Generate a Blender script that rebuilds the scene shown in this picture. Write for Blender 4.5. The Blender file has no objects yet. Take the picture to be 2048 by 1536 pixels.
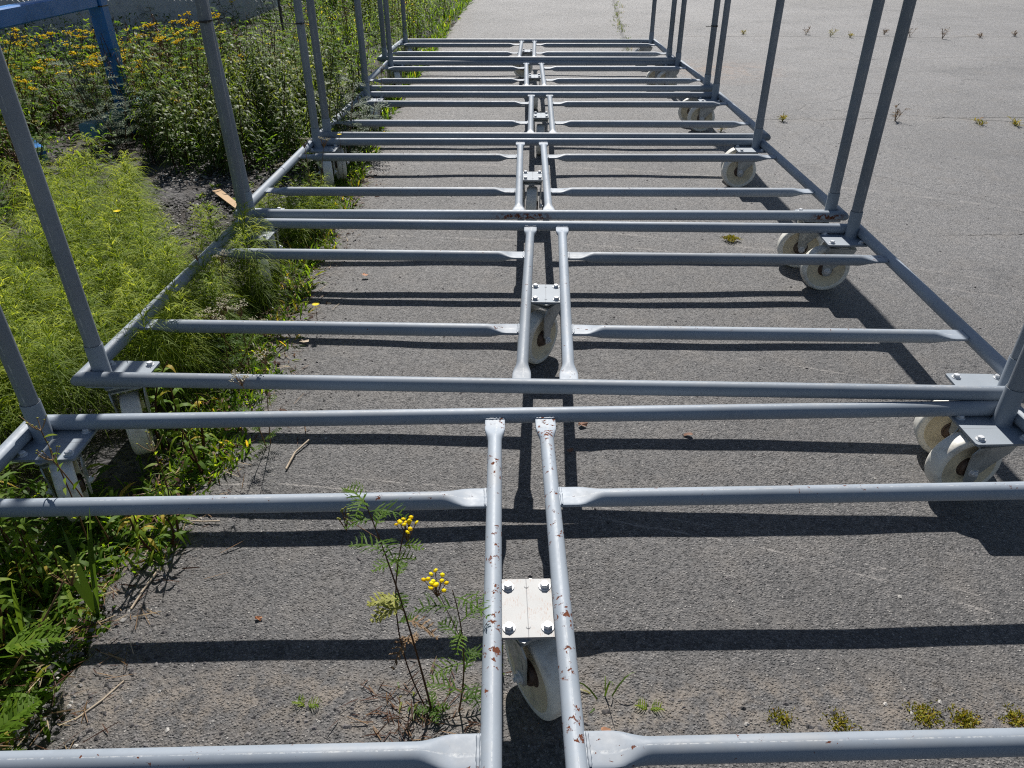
import bpy, math, random
import numpy as np
from mathutils import Matrix, Vector
R = np.random.RandomState(7)
random.seed(7)
sc = bpy.context.scene
col = sc.collection
# ------------------------------------------------------------------ camera
PIT, ROLL, YAW = 0.56386, -0.00363, 0.01958
CAMH = 1.222
fw = np.array([0, math.cos(PIT), -math.sin(PIT)]); rt = np.array([1., 0, 0]); up = np.cross(rt, fw)
Rz = np.array([[math.cos(YAW), -math.sin(YAW), 0], [math.sin(YAW), math.cos(YAW), 0], [0, 0, 1]])
fw, rt, up = Rz @ fw, Rz @ rt, Rz @ up
rt, up = math.cos(ROLL) * rt + math.sin(ROLL) * up, math.cos(ROLL) * up - math.sin(ROLL) * rt
cam = bpy.data.objects.new('camera', bpy.data.cameras.new('camera')); col.objects.link(cam)
M = Matrix(((rt[0], up[0], -fw[0], 0), (rt[1], up[1], -fw[1], 0), (rt[2], up[2], -fw[2], CAMH), (0, 0, 0, 1)))
cam.matrix_world = M
cam.data.sensor_width = 36; cam.data.lens = 1490.977 / 2048 * 36
cam.data.clip_start = 0.02; cam.data.clip_end = 2000
sc.camera = cam
# ------------------------------------------------------------------ sky and sun
SUN = Vector((-0.03, 0.93, 1.0)).normalized()
elev = math.asin(SUN.z); az = math.atan2(SUN.x, SUN.y)
w = bpy.data.worlds.new("World"); sc.world = w; w.use_nodes = True
nt = w.node_tree; bg = nt.nodes['Background']
sky = nt.nodes.new('ShaderNodeTexSky'); sky.sky_type = 'NISHITA'; sky.sun_disc = False
sky.sun_elevation = elev; sky.sun_rotation = az; sky.air_density = 1.0; sky.dust_density = 0.6; sky.ozone_density = 1.2
nt.links.new(sky.outputs[0], bg.inputs[0]); bg.inputs[1].default_value = 0.05
sl = bpy.data.lights.new('sun', 'SUN'); sl.energy = 5.0; sl.angle = math.radians(0.53); sl.color = (1, 0.968, 0.92)
so = bpy.data.objects.new('sun', sl); col.objects.link(so); so.location = (0, 5, 8)
so.rotation_euler = (-SUN).to_track_quat('-Z', 'Y').to_euler()
vs = sc.view_settings; vs.view_transform = 'Standard'; vs.look = 'None'; vs.exposure = 0.4
sc.cycles.pixel_filter_type = 'BLACKMAN_HARRIS'; sc.cycles.filter_width = 1.15; sc.cycles.use_denoising = False; vs.gamma = 1
# ------------------------------------------------------------------ scene helpers
def empty(name, loc=(0, 0, 0), rz=0, parent=None):
    o = bpy.data.objects.new(name, None); col.objects.link(o); o.location = loc; o.rotation_euler = (0, 0, rz)
    o.empty_display_size = 0.1
    if parent: o.parent = parent
    return o
def tag(o, label=None, cat=None, group=None, kind=None):
    if label: o['label'] = label
    if cat: o['category'] = cat
    if group: o['group'] = group
    if kind: o['kind'] = kind
    return o
def copy_tree(o, parent=None):
    c = o.copy(); col.objects.link(c); c.parent = parent
    for ch in list(o.children): copy_tree(ch, c)
    return c
class MB:
    """collects vertices, faces, uvs, material indices and a per-face tint"""
    def __init__(s): s.v = []; s.f = []; s.uv = []; s.m = []; s.n = 0; s.t = []
    def add(s, V, F, mi=0, uv=None, tint=None):
        V = np.asarray(V, float).reshape(-1, 3); b = s.n
        s.v.append(V); s.n += len(V)
        for i, q in enumerate(F):
            s.f.append([b + k for k in q]); s.m.append(mi if np.isscalar(mi) else mi[i])
            s.uv.append(uv[i] if uv is not None else [(0, 0)] * len(q))
        return s
    def build(s, name, mats, parent=None, smooth=True, sharp=None):
        me = bpy.data.meshes.new(name)
        me.from_pydata(np.vstack(s.v).tolist(), [], s.f)
        if not isinstance(mats, (list, tuple)): mats = [mats]
        for m in mats: me.materials.append(m)
        me.polygons.foreach_set('material_index', s.m)
        uvl = me.uv_layers.new(name='UVMap')
        uvl.data.foreach_set('uv', np.array([c for q in s.uv for c in q], float).ravel())
        if smooth:
            me.polygons.foreach_set('use_smooth', [True] * len(s.f))
            try: me.set_sharp_from_angle(angle=math.radians(sharp or 40))
            except Exception: pass
        me.update()
        o = bpy.data.objects.new(name, me); col.objects.link(o)
        if parent: o.parent = parent
        return o
def unit(a): a = np.asarray(a, float); return a / np.linalg.norm(a)
def tube(mb, A, B, r, fa=False, fb=False, seg=20, mitre=(0, 0), outer=None, mi=0, zf=0.0, nl=1, v0=0.0):
    """round tube from A to B; fa/fb: squashed flat ends; mitre: 45 degree cuts towards `outer`"""
    A = np.asarray(A, float); B = np.asarray(B, float); L = np.linalg.norm(B - A); d = (B - A) / L
    s = np.cross(d, [0, 0, 1.]); s = unit(s) if np.linalg.norm(s) > 1e-3 else np.array([1., 0, 0]); u = np.cross(s, d)
    FL, TR = 0.036, 0.092
    ts = set([0, L]) | set(np.linspace(0, L, nl + 1))
    for fl, e in ((fa, 0), (fb, 1)):
        if fl:
            for k in np.concatenate([[FL], FL + (TR - FL) * np.linspace(0, 1, 9)]): ts.add(k if e == 0 else L - k)
    ts = sorted(ts); rings = []; th = np.arange(seg) / seg * 2 * math.pi
    for t in ts:
        q = 0.0
        if fa and t < TR: q = max(q, 1 - max(0, (t - FL) / (TR - FL)))
        if fb and L - t < TR: q = max(q, 1 - max(0, (L - t - FL) / (TR - FL)))
        q = q * q * (3 - 2 * q)
        wa = r + (r * math.pi / 2 * 0.96 - r) * q; ta = r + (0.0042 - r) * q; e = 1 - 0.75 * q
        cs = np.sign(np.cos(th)) * np.abs(np.cos(th)) ** (1 - .45 * q) * wa; sn = np.sign(np.sin(th)) * np.abs(np.sin(th)) ** e * ta
        P = A + d * t + np.outer(cs, s) + np.outer(sn, u) + np.array([0, 0, zf * q])
        if outer is not None and (t == ts[0] or t == ts[-1]):
            o = np.asarray(outer, float); off = (np.outer(cs, s) + np.outer(sn, u)) @ o
            k = mitre[0] if t == ts[0] else mitre[1]
            P = P + np.outer(off, d) * k
        rings.append(P)
    V = np.vstack(rings); F = []; UV = []
    for i in range(len(ts) - 1):
        for j in range(seg):
            j2 = (j + 1) % seg; F.append([i * seg + j, i * seg + j2, (i + 1) * seg + j2, (i + 1) * seg + j])
            a, b = j / seg, (j + 1) / seg; UV.append([(a, v0 + ts[i]), (b, v0 + ts[i]), (b, v0 + ts[i + 1]), (a, v0 + ts[i + 1])])
    F.append(list(range(seg))[::-1]); UV.append([(0.6, v0)] * seg)
    F.append([(len(ts) - 1) * seg + j for j in range(seg)]); UV.append([(0.6, v0 + L)] * seg)
    mb.add(V, F, mi, UV)
def bead(mb, P, d, wd, r=.0032):
    """lumpy weld run across a flattened end"""
    d = np.asarray(d, float); s = unit(np.cross(d, [0, 0, 1.])); n = 13
    q = [np.asarray(P, float) + s * wd * (k / (n - 1) - .5) + np.array([0, 0, .0035 + .0006 * (k % 2)]) for k in range(n)]; V = []; F = []
    for k in range(n):
        rr = r * (.75 + .5 * random.random()) * (.6 if k in (0, n - 1) else 1)
        for j in range(6): a = j * math.pi / 3; V.append(q[k] + d * rr * math.cos(a) + np.array([0, 0, 1.]) * rr * math.sin(a))
    for k in range(n - 1):
        for j in range(6): F.append([k * 6 + j, (k + 1) * 6 + j, (k + 1) * 6 + (j + 1) % 6, k * 6 + (j + 1) % 6])
    mb.add(V, F, 0, [[(.25, .1)] * 4] * len(F))
def box(mb, c, sz, rz=0, mi=0, bev=0.0):
    x, y, z = [k / 2 for k in sz]
    if bev > 0:
        b = bev; ring = [(x - b, y), (x, y - b), (x, -y + b), (x - b, -y), (-x + b, -y), (-x, -y + b), (-x, y - b), (-x + b, y)]
    else: ring = [(x, y), (x, -y), (-x, -y), (-x, y)]
    n = len(ring); V = [(a, b2, -z) for a, b2 in ring] + [(a, b2, z) for a, b2 in ring]
    F = [[i, i + n, (i + 1) % n + n, (i + 1) % n] for i in range(n)] + [list(range(n)), [i + n for i in range(n)][::-1]]
    V = np.array(V); ca, sa = math.cos(rz), math.sin(rz)
    V = np.stack([V[:, 0] * ca - V[:, 1] * sa, V[:, 0] * sa + V[:, 1] * ca, V[:, 2]], 1) + np.array(c)
    mb.add(V, F, mi)
def beam(mb, A, B, wd, ht, mi=0):
    """rectangular box section between two points"""
    A = np.asarray(A, float); B = np.asarray(B, float); d = unit(B - A)
    s = np.cross(d, [0, 0, 1.]); s = unit(s) if np.linalg.norm(s) > 1e-3 else np.array([1., 0, 0]); u = np.cross(s, d); b = min(wd, ht) * 0.1
    x, y = wd / 2, ht / 2; ring = [(x - b, y), (x, y - b), (x, -y + b), (x - b, -y), (-x + b, -y), (-x, -y + b), (-x, y - b), (-x + b, y)]
    V = [A + s * p + u * q for p, q in ring] + [B + s * p + u * q for p, q in ring]
    mb.add(V, [[i, (i + 1) % 8, (i + 1) % 8 + 8, i + 8] for i in range(8)] + [list(range(8))[::-1], list(range(8, 16))], mi)
def lathe(mb, prof, seg=40, axis='z', mis=None, c=(0, 0, 0)):
    """prof: (radius, height) rows"""
    th = np.arange(seg) / seg * 2 * math.pi; V = []; F = []; MI = []
    for r, h in prof:
        for t in th:
            p = (r * math.cos(t), r * math.sin(t), h)
            if axis == 'y': p = (p[0], p[2], p[1])
            V.append((p[0] + c[0], p[1] + c[1], p[2] + c[2]))
    for i in range(len(prof) - 1):
        for j in range(seg):
            j2 = (j + 1) % seg; q = [i * seg + j, i * seg + j2, (i + 1) * seg + j2, (i + 1) * seg + j]
            F.append(q if axis == 'z' else q[::-1]); MI.append(mis[i] if mis else 0)
    a = list(range(seg)); b = [(len(prof) - 1) * seg + j for j in range(seg)]
    F += [a[::-1], b] if axis == 'z' else [a, b[::-1]]; MI += [mis[0] if mis else 0, mis[-1] if mis else 0]
    mb.add(V, F, MI)
# ------------------------------------------------------------------ node helpers
class NT:
    def __init__(s, name):
        s.m = bpy.data.materials.new(name); s.m.use_nodes = True; s.t = s.m.node_tree
        s.b = s.t.nodes['Principled BSDF']; s.out = s.t.nodes['Material Output']
    def n(s, ty, **k):
        x = s.t.nodes.new('ShaderNode' + ty)
        for a, v in k.items(): setattr(x, a, v)
        return x
    def l(s, a, b): s.t.links.new(a, b)
    def val(s, sock, v):
        if hasattr(v, 'default_value') or hasattr(v, 'links'): s.l(v, sock)
        else: sock.default_value = v
    def math(s, op, a, b=0.0, c=0.0, clamp=False):
        x = s.n('Math', operation=op); x.use_clamp = clamp
        s.val(x.inputs[0], a); s.val(x.inputs[1], b)
        if op in ('MULTIPLY_ADD', 'SMOOTH_MIN'): s.val(x.inputs[2], c)
        return x.outputs[0]
    def mix(s, f, a, b):
        x = s.n('Mix', data_type='RGBA'); s.val(x.inputs[0], f)
        for i, v in ((6, a), (7, b)):
            if isinstance(v, tuple): x.inputs[i].default_value = (*v, 1)
            else: s.l(v, x.inputs[i])
        return x.outputs[2]
    def ramp(s, f, lo, hi, a=0.0, b=1.0):
        x = s.n('MapRange'); x.clamp = True; s.val(x.inputs[0], f)
        for i, v in enumerate((lo, hi, a, b)): x.inputs[i + 1].default_value = v
        return x.outputs[0]
    def noise(s, vec, scale, det=4, rough=.5, dist=0.0):
        x = s.n('TexNoise'); x.inputs['Scale'].default_value = scale; x.inputs['Detail'].default_value = det
        x.inputs['Roughness'].default_value = rough; x.inputs['Distortion'].default_value = dist; s.l(vec, x.inputs['Vector']); return x.outputs['Fac']
    def vor(s, vec, scale, feat='F1', out='Distance', rnd=1.0):
        x = s.n('TexVoronoi'); x.feature = feat; x.inputs['Scale'].default_value = scale; x.inputs['Randomness'].default_value = rnd
        s.l(vec, x.inputs['Vector']); return x.outputs[out]
    def bump(s, h, st, dist, prev=None):
        x = s.n('Bump'); x.inputs['Strength'].default_value = st; x.inputs['Distance'].default_value = dist
        s.l(h, x.inputs['Height'])
        if prev: s.l(prev, x.inputs['Normal'])
        return x.outputs[0]
def obj_coords(t): return t.n('TexCoord').outputs['Object']
def paint(name, base, rust=0.0, patches=(), scuff=0.0, rough=0.52):
    """grey enamel on tube: uv.x = angle/turn, uv.y = metres along. rust: amount of chips; patches: (along, half length, angle)"""
    t = NT(name); uv = t.n('UVMap').outputs[0]; oc = obj_coords(t)
    sp = t.n('SeparateXYZ'); t.l(uv, sp.inputs[0]); U, Vv = sp.outputs[0], sp.outputs[1]
    big = t.noise(oc, 3.0, 3); med = t.noise(oc, 60, 5, .6); chips = t.noise(oc, 72, 6, .68, .4); gate = t.noise(oc, 9, 2)
    base2 = tuple(c * .86 for c in base); b3 = tuple(min(1, c * 1.1) for c in base)
    c = t.mix(t.ramp(big, .35, .65), base2, b3)
    c = t.mix(t.math('MULTIPLY', t.ramp(med, .55, .75), .25), c, tuple(min(1, k * 1.25) for k in base))
    oi = t.n('ObjectInfo'); hv = t.n('HueSaturation'); t.l(c, hv.inputs['Color']); t.l(t.ramp(oi.outputs['Random'], 0, 1, .86, 1.16), hv.inputs['Value']); c = hv.outputs[0]
    dust = t.math('MULTIPLY', t.ramp(t.noise(oc, 5, 6, .7), .5, .68), t.ramp(t.math('ABSOLUTE', t.math('SUBTRACT', U, .25)), .05, .2, .35, 0)); c = t.mix(dust, c, (.36, .34, .31))
    # drawn-tube seam along the top
    du = t.math('ABSOLUTE', t.math('SUBTRACT', U, 0.235))
    wob = t.math('MULTIPLY_ADD', t.noise(oc, 40, 3), .03, -.015)
    seam = t.math('MULTIPLY', t.ramp(t.math('ABSOLUTE', t.math('SUBTRACT', du, wob)), 0, .011, 1, 0), t.ramp(t.noise(oc, 120, 4, .7), .42, .6))
    c = t.mix(t.math('MULTIPLY', seam, .55), c, (.62, .62, .60))
    # dark scratches and scuffs
    mp = t.n('Mapping'); mp.inputs['Scale'].default_value = (18, 1.8, 1); t.l(uv, mp.inputs[0])
    scr = t.ramp(t.noise(mp.outputs[0], 9, 6, .65, .3), .70 - scuff, .735 - scuff)
    scr = t.math('MULTIPLY', scr, t.ramp(gate, .5, .6))
    c = t.mix(t.math('MULTIPLY', scr, .8), c, (.055, .052, .052))
    # rust chips
    rz = t.ramp(t.math('ABSOLUTE', t.math('SUBTRACT', U, .25)), .02, .16, 1, 0)
    thr = .682 - .090 * rust
    rm = t.math('MULTIPLY', t.ramp(t.math('MULTIPLY_ADD', rz, .035 * (rust > 0), chips), thr, thr + .018), t.ramp(gate, .40 if rust else .6, .56 if rust else .66))
    rm = t.ramp(rm, .5, .6)
    for a, hl, ang in patches:
        k = t.ramp(t.math('ABSOLUTE', t.math('SUBTRACT', Vv, a)), hl * .5, hl, 1, 0)
        k = t.math('MULTIPLY', k, t.ramp(t.math('ABSOLUTE', t.math('SUBTRACT', U, ang)), .04, .12, 1, 0))
        k = t.math('MULTIPLY', k, t.ramp(t.noise(oc, 55, 6, .7), .47, .52))
        rm = t.math('MAXIMUM', rm, k)
    c = t.mix(rm, c, t.mix(t.noise(oc, 300, 2), (.045, .014, .009), (.19, .060, .026)))
    t.l(c, t.b.inputs['Base Color'])
    t.l(t.math('ADD', t.math('MULTIPLY', rm, .5), t.ramp(med, .2, .8, rough - .07, rough + .1)), t.b.inputs['Roughness'])
    t.b.inputs['Specular IOR Level'].default_value = .36
    h = t.math('SUBTRACT', t.math('MULTIPLY_ADD', med, .25, t.math('MULTIPLY', seam, .5)), rm)
    t.l(t.bump(h, .35, .001), t.b.inputs['Normal'])
    return t.m
GREY = (.232, .266, .308)
M_paint = paint('grey_enamel', GREY)
M_spine = paint('grey_enamel_chipped', (.275, .310, .350), rust=1.0)
M_post = paint('grey_enamel_post', (.185, .208, .238), rough=.42)
M_slat = paint('grey_enamel_slat', (.235, .268, .308), rust=.25)
M_bar2 = paint('grey_enamel_scuffed', GREY, scuff=.035)
M_bar3 = paint('grey_enamel_rust_patch', GREY, patches=((1.11, .13, .98), (1.11, .13, .02), (2.27, .07, .02), (2.27, .07, .98)), scuff=.02)
def metal(name, c, metallic=1.0, rough=.35, dirt=(.1, .09, .08), damt=.3, dscale=40):
    t = NT(name); oc = obj_coords(t); n1 = t.noise(oc, dscale, 5, .6)
    k = t.mix(t.math('MULTIPLY', t.ramp(n1, .5, .7), damt), tuple(c), dirt)
    t.l(k, t.b.inputs['Base Color']); t.b.inputs['Metallic'].default_value = metallic
    t.l(t.ramp(n1, .3, .7, rough - .06, rough + .12), t.b.inputs['Roughness'])
    t.l(t.bump(t.noise(oc, 150, 3), .08, .001), t.b.inputs['Normal']); return t.m
M_zinc = metal('zinc_plated_steel', (.42, .44, .44), .45, .42, (.18, .17, .15), .5)
M_bolt = metal('bolt_zinc', (.60, .61, .62), .15, .38)
M_dark = metal('greasy_steel', (.05, .045, .04), .3, .5)
def plate_mat(name, base, worn):
    t = NT(name); oc = obj_coords(t); sp = t.n('SeparateXYZ'); t.l(oc, sp.inputs[0])
    n1 = t.noise(oc, 420, 3, .6)
    c = t.mix(t.ramp(t.noise(oc, 20, 4), .3, .7), tuple(k * .9 for k in base), base)
    mp = t.n('Mapping'); mp.inputs['Scale'].default_value = (1, .12, 1); t.l(oc, mp.inputs[0])
    st = t.math('MULTIPLY', t.ramp(t.noise(mp.outputs[0], 900, 3, .6), .52, .66), t.ramp(t.noise(oc, 45, 3), .45, .6))
    c = t.mix(t.math('MULTIPLY', st, worn), c, (.30, .16, .10))
    spk = t.ramp(t.noise(oc, 520, 3, .7), .68, .72); c = t.mix(t.math('MULTIPLY', spk, worn), c, (.12, .07, .05))
    ln = t.ramp(t.math('ABSOLUTE', sp.outputs[0]), .0003, .0009, 1, 0)
    c = t.mix(t.math('MULTIPLY', ln, .75), c, (.10, .10, .11))
    t.l(c, t.b.inputs['Base Color']); t.b.inputs['Roughness'].default_value = .58; t.b.inputs['Specular IOR Level'].default_value = .35
    t.l(t.bump(t.math('SUBTRACT', n1, ln), .2, .0006), t.b.inputs['Normal']); return t.m
M_plate0 = plate_mat('worn_plate', (.43, .43, .42), .9)
M_plate = plate_mat('painted_plate', (.27, .305, .34), .12)
def wheel_mat(name, c1, c2, spots):
    t = NT(name); oc = obj_coords(t)
    c = t.mix(t.ramp(t.noise(oc, 12, 4, .6), .35, .7), c1, c2)
    d = t.ramp(t.noise(oc, 240, 3, .7), .63, .7); c = t.mix(t.math('MULTIPLY', d, spots), c, (.22, .14, .07))
    oi = t.n('ObjectInfo'); mw = t.n('VectorMath', operation='ADD'); cb = t.n('CombineXYZ'); t.l(t.math('MULTIPLY', oi.outputs['Random'], 30), cb.inputs[0]); t.l(oc, mw.inputs[0]); t.l(cb.outputs[0], mw.inputs[1])
    d2 = t.ramp(t.noise(mw.outputs[0], 20, 6, .72, .5), .52, .70); c = t.mix(t.math('MULTIPLY', d2, .55), c, (.24, .20, .155))
    t.l(c, t.b.inputs['Base Color']); t.b.inputs['Roughness'].default_value = .5; 
    t.l(t.bump(t.noise(oc, 90, 5), .12, .002), t.b.inputs['Normal']); return t.m
M_tread = wheel_mat('nylon_tread', (.80, .78, .71), (.70, .675, .60), .25)
M_disc = wheel_mat('nylon_disc', (.70, .62, .45), (.64, .555, .39), .6)
M_hub = wheel_mat('greasy_hub', (.10, .06, .04), (.05, .03, .025), .3)
M_tie = metal('black_nylon_tie', (.012, .012, .013), 0, .4)

# ------------------------------------------------------------------ trolleys
def hnoise(x, y, seed=0):
    return (np.sin(x * 1.7 + 1.3 * np.sin(y * 1.1 + seed)) + np.sin(y * 2.3 + 1.7 * np.sin(x * .9 + seed * 2)) + .6 * np.sin(x * 4.1 + y * 3.3 + seed)) / 2.6
def gh(x, y):
    """gentle unevenness of the yard"""
    k = np.clip((y - .2) / 1.0, 0, 1)
    return k * (.0060 * hnoise(x * 1.5, y * 1.6, 1.0) + .0022 * hnoise(x * 4.6 + 3, y * 4.7, 2.2)) - .004 + np.interp(y, [.7, 1.3, 2.2, 4], [.011, .005, -.003, -.001])
W, D = 2.34043, 1.158
CARTS = [(.03196, .89265, .04013, .0093, -.0185), (.06529, 2.13397, -.01703, .0105, -.0050), (.05123, 3.37999, .00158, .0070, -.0107),
         (.08456, 4.578, -.00894, .0087, -.0117), (.05937, 5.80275, .00281, .0154, -.0112), (.00274, 6.97782, -.01283, .0143, -.0081)]
H = 0.222; RB = .0188; RS = .0158
SPOFF = [(-.030, -.019), (-.004, .004), (-.020, -.020), (.003, .003), (0, 0), (.004, .004)]
def zc(c, v): return H + CARTS[c][3] * (.5 - v / D) + CARTS[c][4] * (.5 + v / D)
def wgz(c, lx, ly):
    cx, cy, a = CARTS[c][:3]; return float(gh(np.array(cx + lx * math.cos(a) - ly * math.sin(a)), np.array(cy + lx * math.sin(a) + ly * math.cos(a)))) - .001
def make_bolt_mesh():
    mb = MB()
    lathe(mb, [(.0112, 0), (.0112, .0014), (.0104, .0022)], 24)
    pr = [(.0082, .0022), (.0082, .0078), (.0068, .0092), (.003, .0094)]
    lathe(mb, pr, 6)
    return mb
bolt_mesh = None
def add_bolt(parent, x, y, z):
    global bolt_mesh
    if bolt_mesh is None:
        o = make_bolt_mesh().build('bolt', M_bolt, parent, sharp=25); bolt_mesh = o.data
    else:
        o = bpy.data.objects.new('bolt', bolt_mesh); col.objects.link(o); o.parent = parent
    o.location = (x, y, z); o.rotation_euler = (0, 0, random.random() * 2)
    return o
def caster_meshes():
    # swivel head and fork; swivel axis at origin, trail along +x, ground at z=0
    T = .040; zw = .0865
    mb = MB()
    box(mb, (0, 0, .1965), (.118, .092, .004), bev=.006)
    lathe(mb, [(.037, .1945), (.040, .191), (.036, .188), (.036, .186), (.041, .184), (.041, .1812)][::-1], 32)
    outl = [(-.046, .180), (.050, .180), (.062, .160), (.060, .138), (T + .0175, zw + .012), (T + .0175, zw - .004), (T + .011, zw - .015), (T, zw - .0185), (T - .011, zw - .015), (T - .0175, zw - .004),
            (T - .0185, zw + .012), (-.002, .122), (-.036, .156)]
    for s in (-1, 1):
        n = len(outl); V = []
        for off in (0, .0035):
            for x, z in outl:
                fl = .0405 - .0055 * min(1, max(0, (.180 - z) / .05))
                V.append((x, s * (fl + off - .0015), z))
        F = [[i, (i + 1) % n, (i + 1) % n + n, i + n] for i in range(n)] + [list(range(n))[::-1], list(range(n, 2 * n))]
        if s < 0: F = [q[::-1] for q in F]
        mb.add(V, F)
        # pressed rib down the fork leg
        y = s * .0385; V = []
        for x, z, h in ((-.012, .178, .0), (.004, .178, .0035), (.026, .178, .0035), (.042, .178, 0), (T - .010, zw + .03, 0), (T - .004, zw + .026, .003), (T + .004, zw + .026, .003), (T + .010, zw + .03, 0)):
            V.append((x, y + s * h, z))
        F = [[0, 1, 6 - 1, 4], [1, 2, 6, 5], [2, 3, 7, 6]]
        if s > 0: F = [q[::-1] for q in F]
        mb.add(V, F)
    box(mb, (.002, 0, .1792), (.096, .081, .004), bev=.004)
    fork = mb
    wb = MB()
    pr = [(.008, .0275), (.0200, .0275), (.0222, .025), (.0235, .0175), (.028, .0155), (.048, .0155), (.060, .0175), (.0655, .0212), (.0690, .0230), (.0780, .0235), (.0832, .0218), (.0857, .0180), (.0865, .0115), (.0865, 0)]
    mi = [2, 2, 2, 2, 1, 1, 1, 1, 0, 0, 0, 0, 0]
    full = pr + [(r, -h) for r, h in pr[::-1][1:]]; mis = mi + mi[::-1]
    lathe(wb, full, 56, 'y', mis, (T, 0, zw))
    abs_ = []
    for s in (-1, 1):
        ab = MB(); m2 = MB(); lathe(m2, [(.0125, 0), (.0125, .002), (.0115, .0025)], 20); lathe(m2, [(.0085, .0025), (.0085, .008), (.007, .0092), (.004, .0092)], 6)
        lathe(m2, [(.004, .0092), (.004, .013), (.003, .0135)], 12)
        V = np.vstack(m2.v); V2 = np.stack([V[:, 0] + T, s * (.0372 + V[:, 2]), V[:, 1] + zw], 1)
        ab.add(V2, [q if s < 0 else q[::-1] for q in m2.f]); abs_.append(ab)
    return fork, wb, abs_
cm = None
def add_caster(parent, x, y, ang, ztop, gz=0.0):
    global cm
    if cm is None:
        f, wh, ab = caster_meshes()
        fo = f.build('caster', M_zinc, parent, sharp=28); ch = [wh.build('wheel', [M_tread, M_disc, M_hub], fo, sharp=50)] + [a_.build('axle_bolt', M_bolt, fo, sharp=25) for a_ in ab]
        cm = (fo.data, [c_.data for c_ in ch])
    else:
        fo = bpy.data.objects.new('caster', cm[0]); col.objects.link(fo); fo.parent = parent; ch = []
        for nm, d_ in zip(('wheel', 'axle_bolt', 'axle_bolt'), cm[1]):
            c_ = bpy.data.objects.new(nm, d_); col.objects.link(c_); c_.parent = fo; ch.append(c_)
    fo.location = (x, y, ztop - .1985); fo.rotation_euler = (0, 0, ang)
    for c_ in ch: c_.location.z = gz - fo.location.z
    return fo
LABELS = ['grey steel tube trolley nearest the camera with rust chips on its centre bars',
          'grey steel tube trolley frame second from the camera, black scuffs along its near bar',
          'grey steel tube trolley third from the camera, red-brown rust patch midway on its near bar',
          'grey steel tube trolley fourth from the camera, its near bar end sticking out at right',
          'grey steel tube trolley frame fifth from the camera, between the fourth and the farthest frame',
          'grey steel tube trolley frame farthest from the camera at the end of the row']
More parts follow.
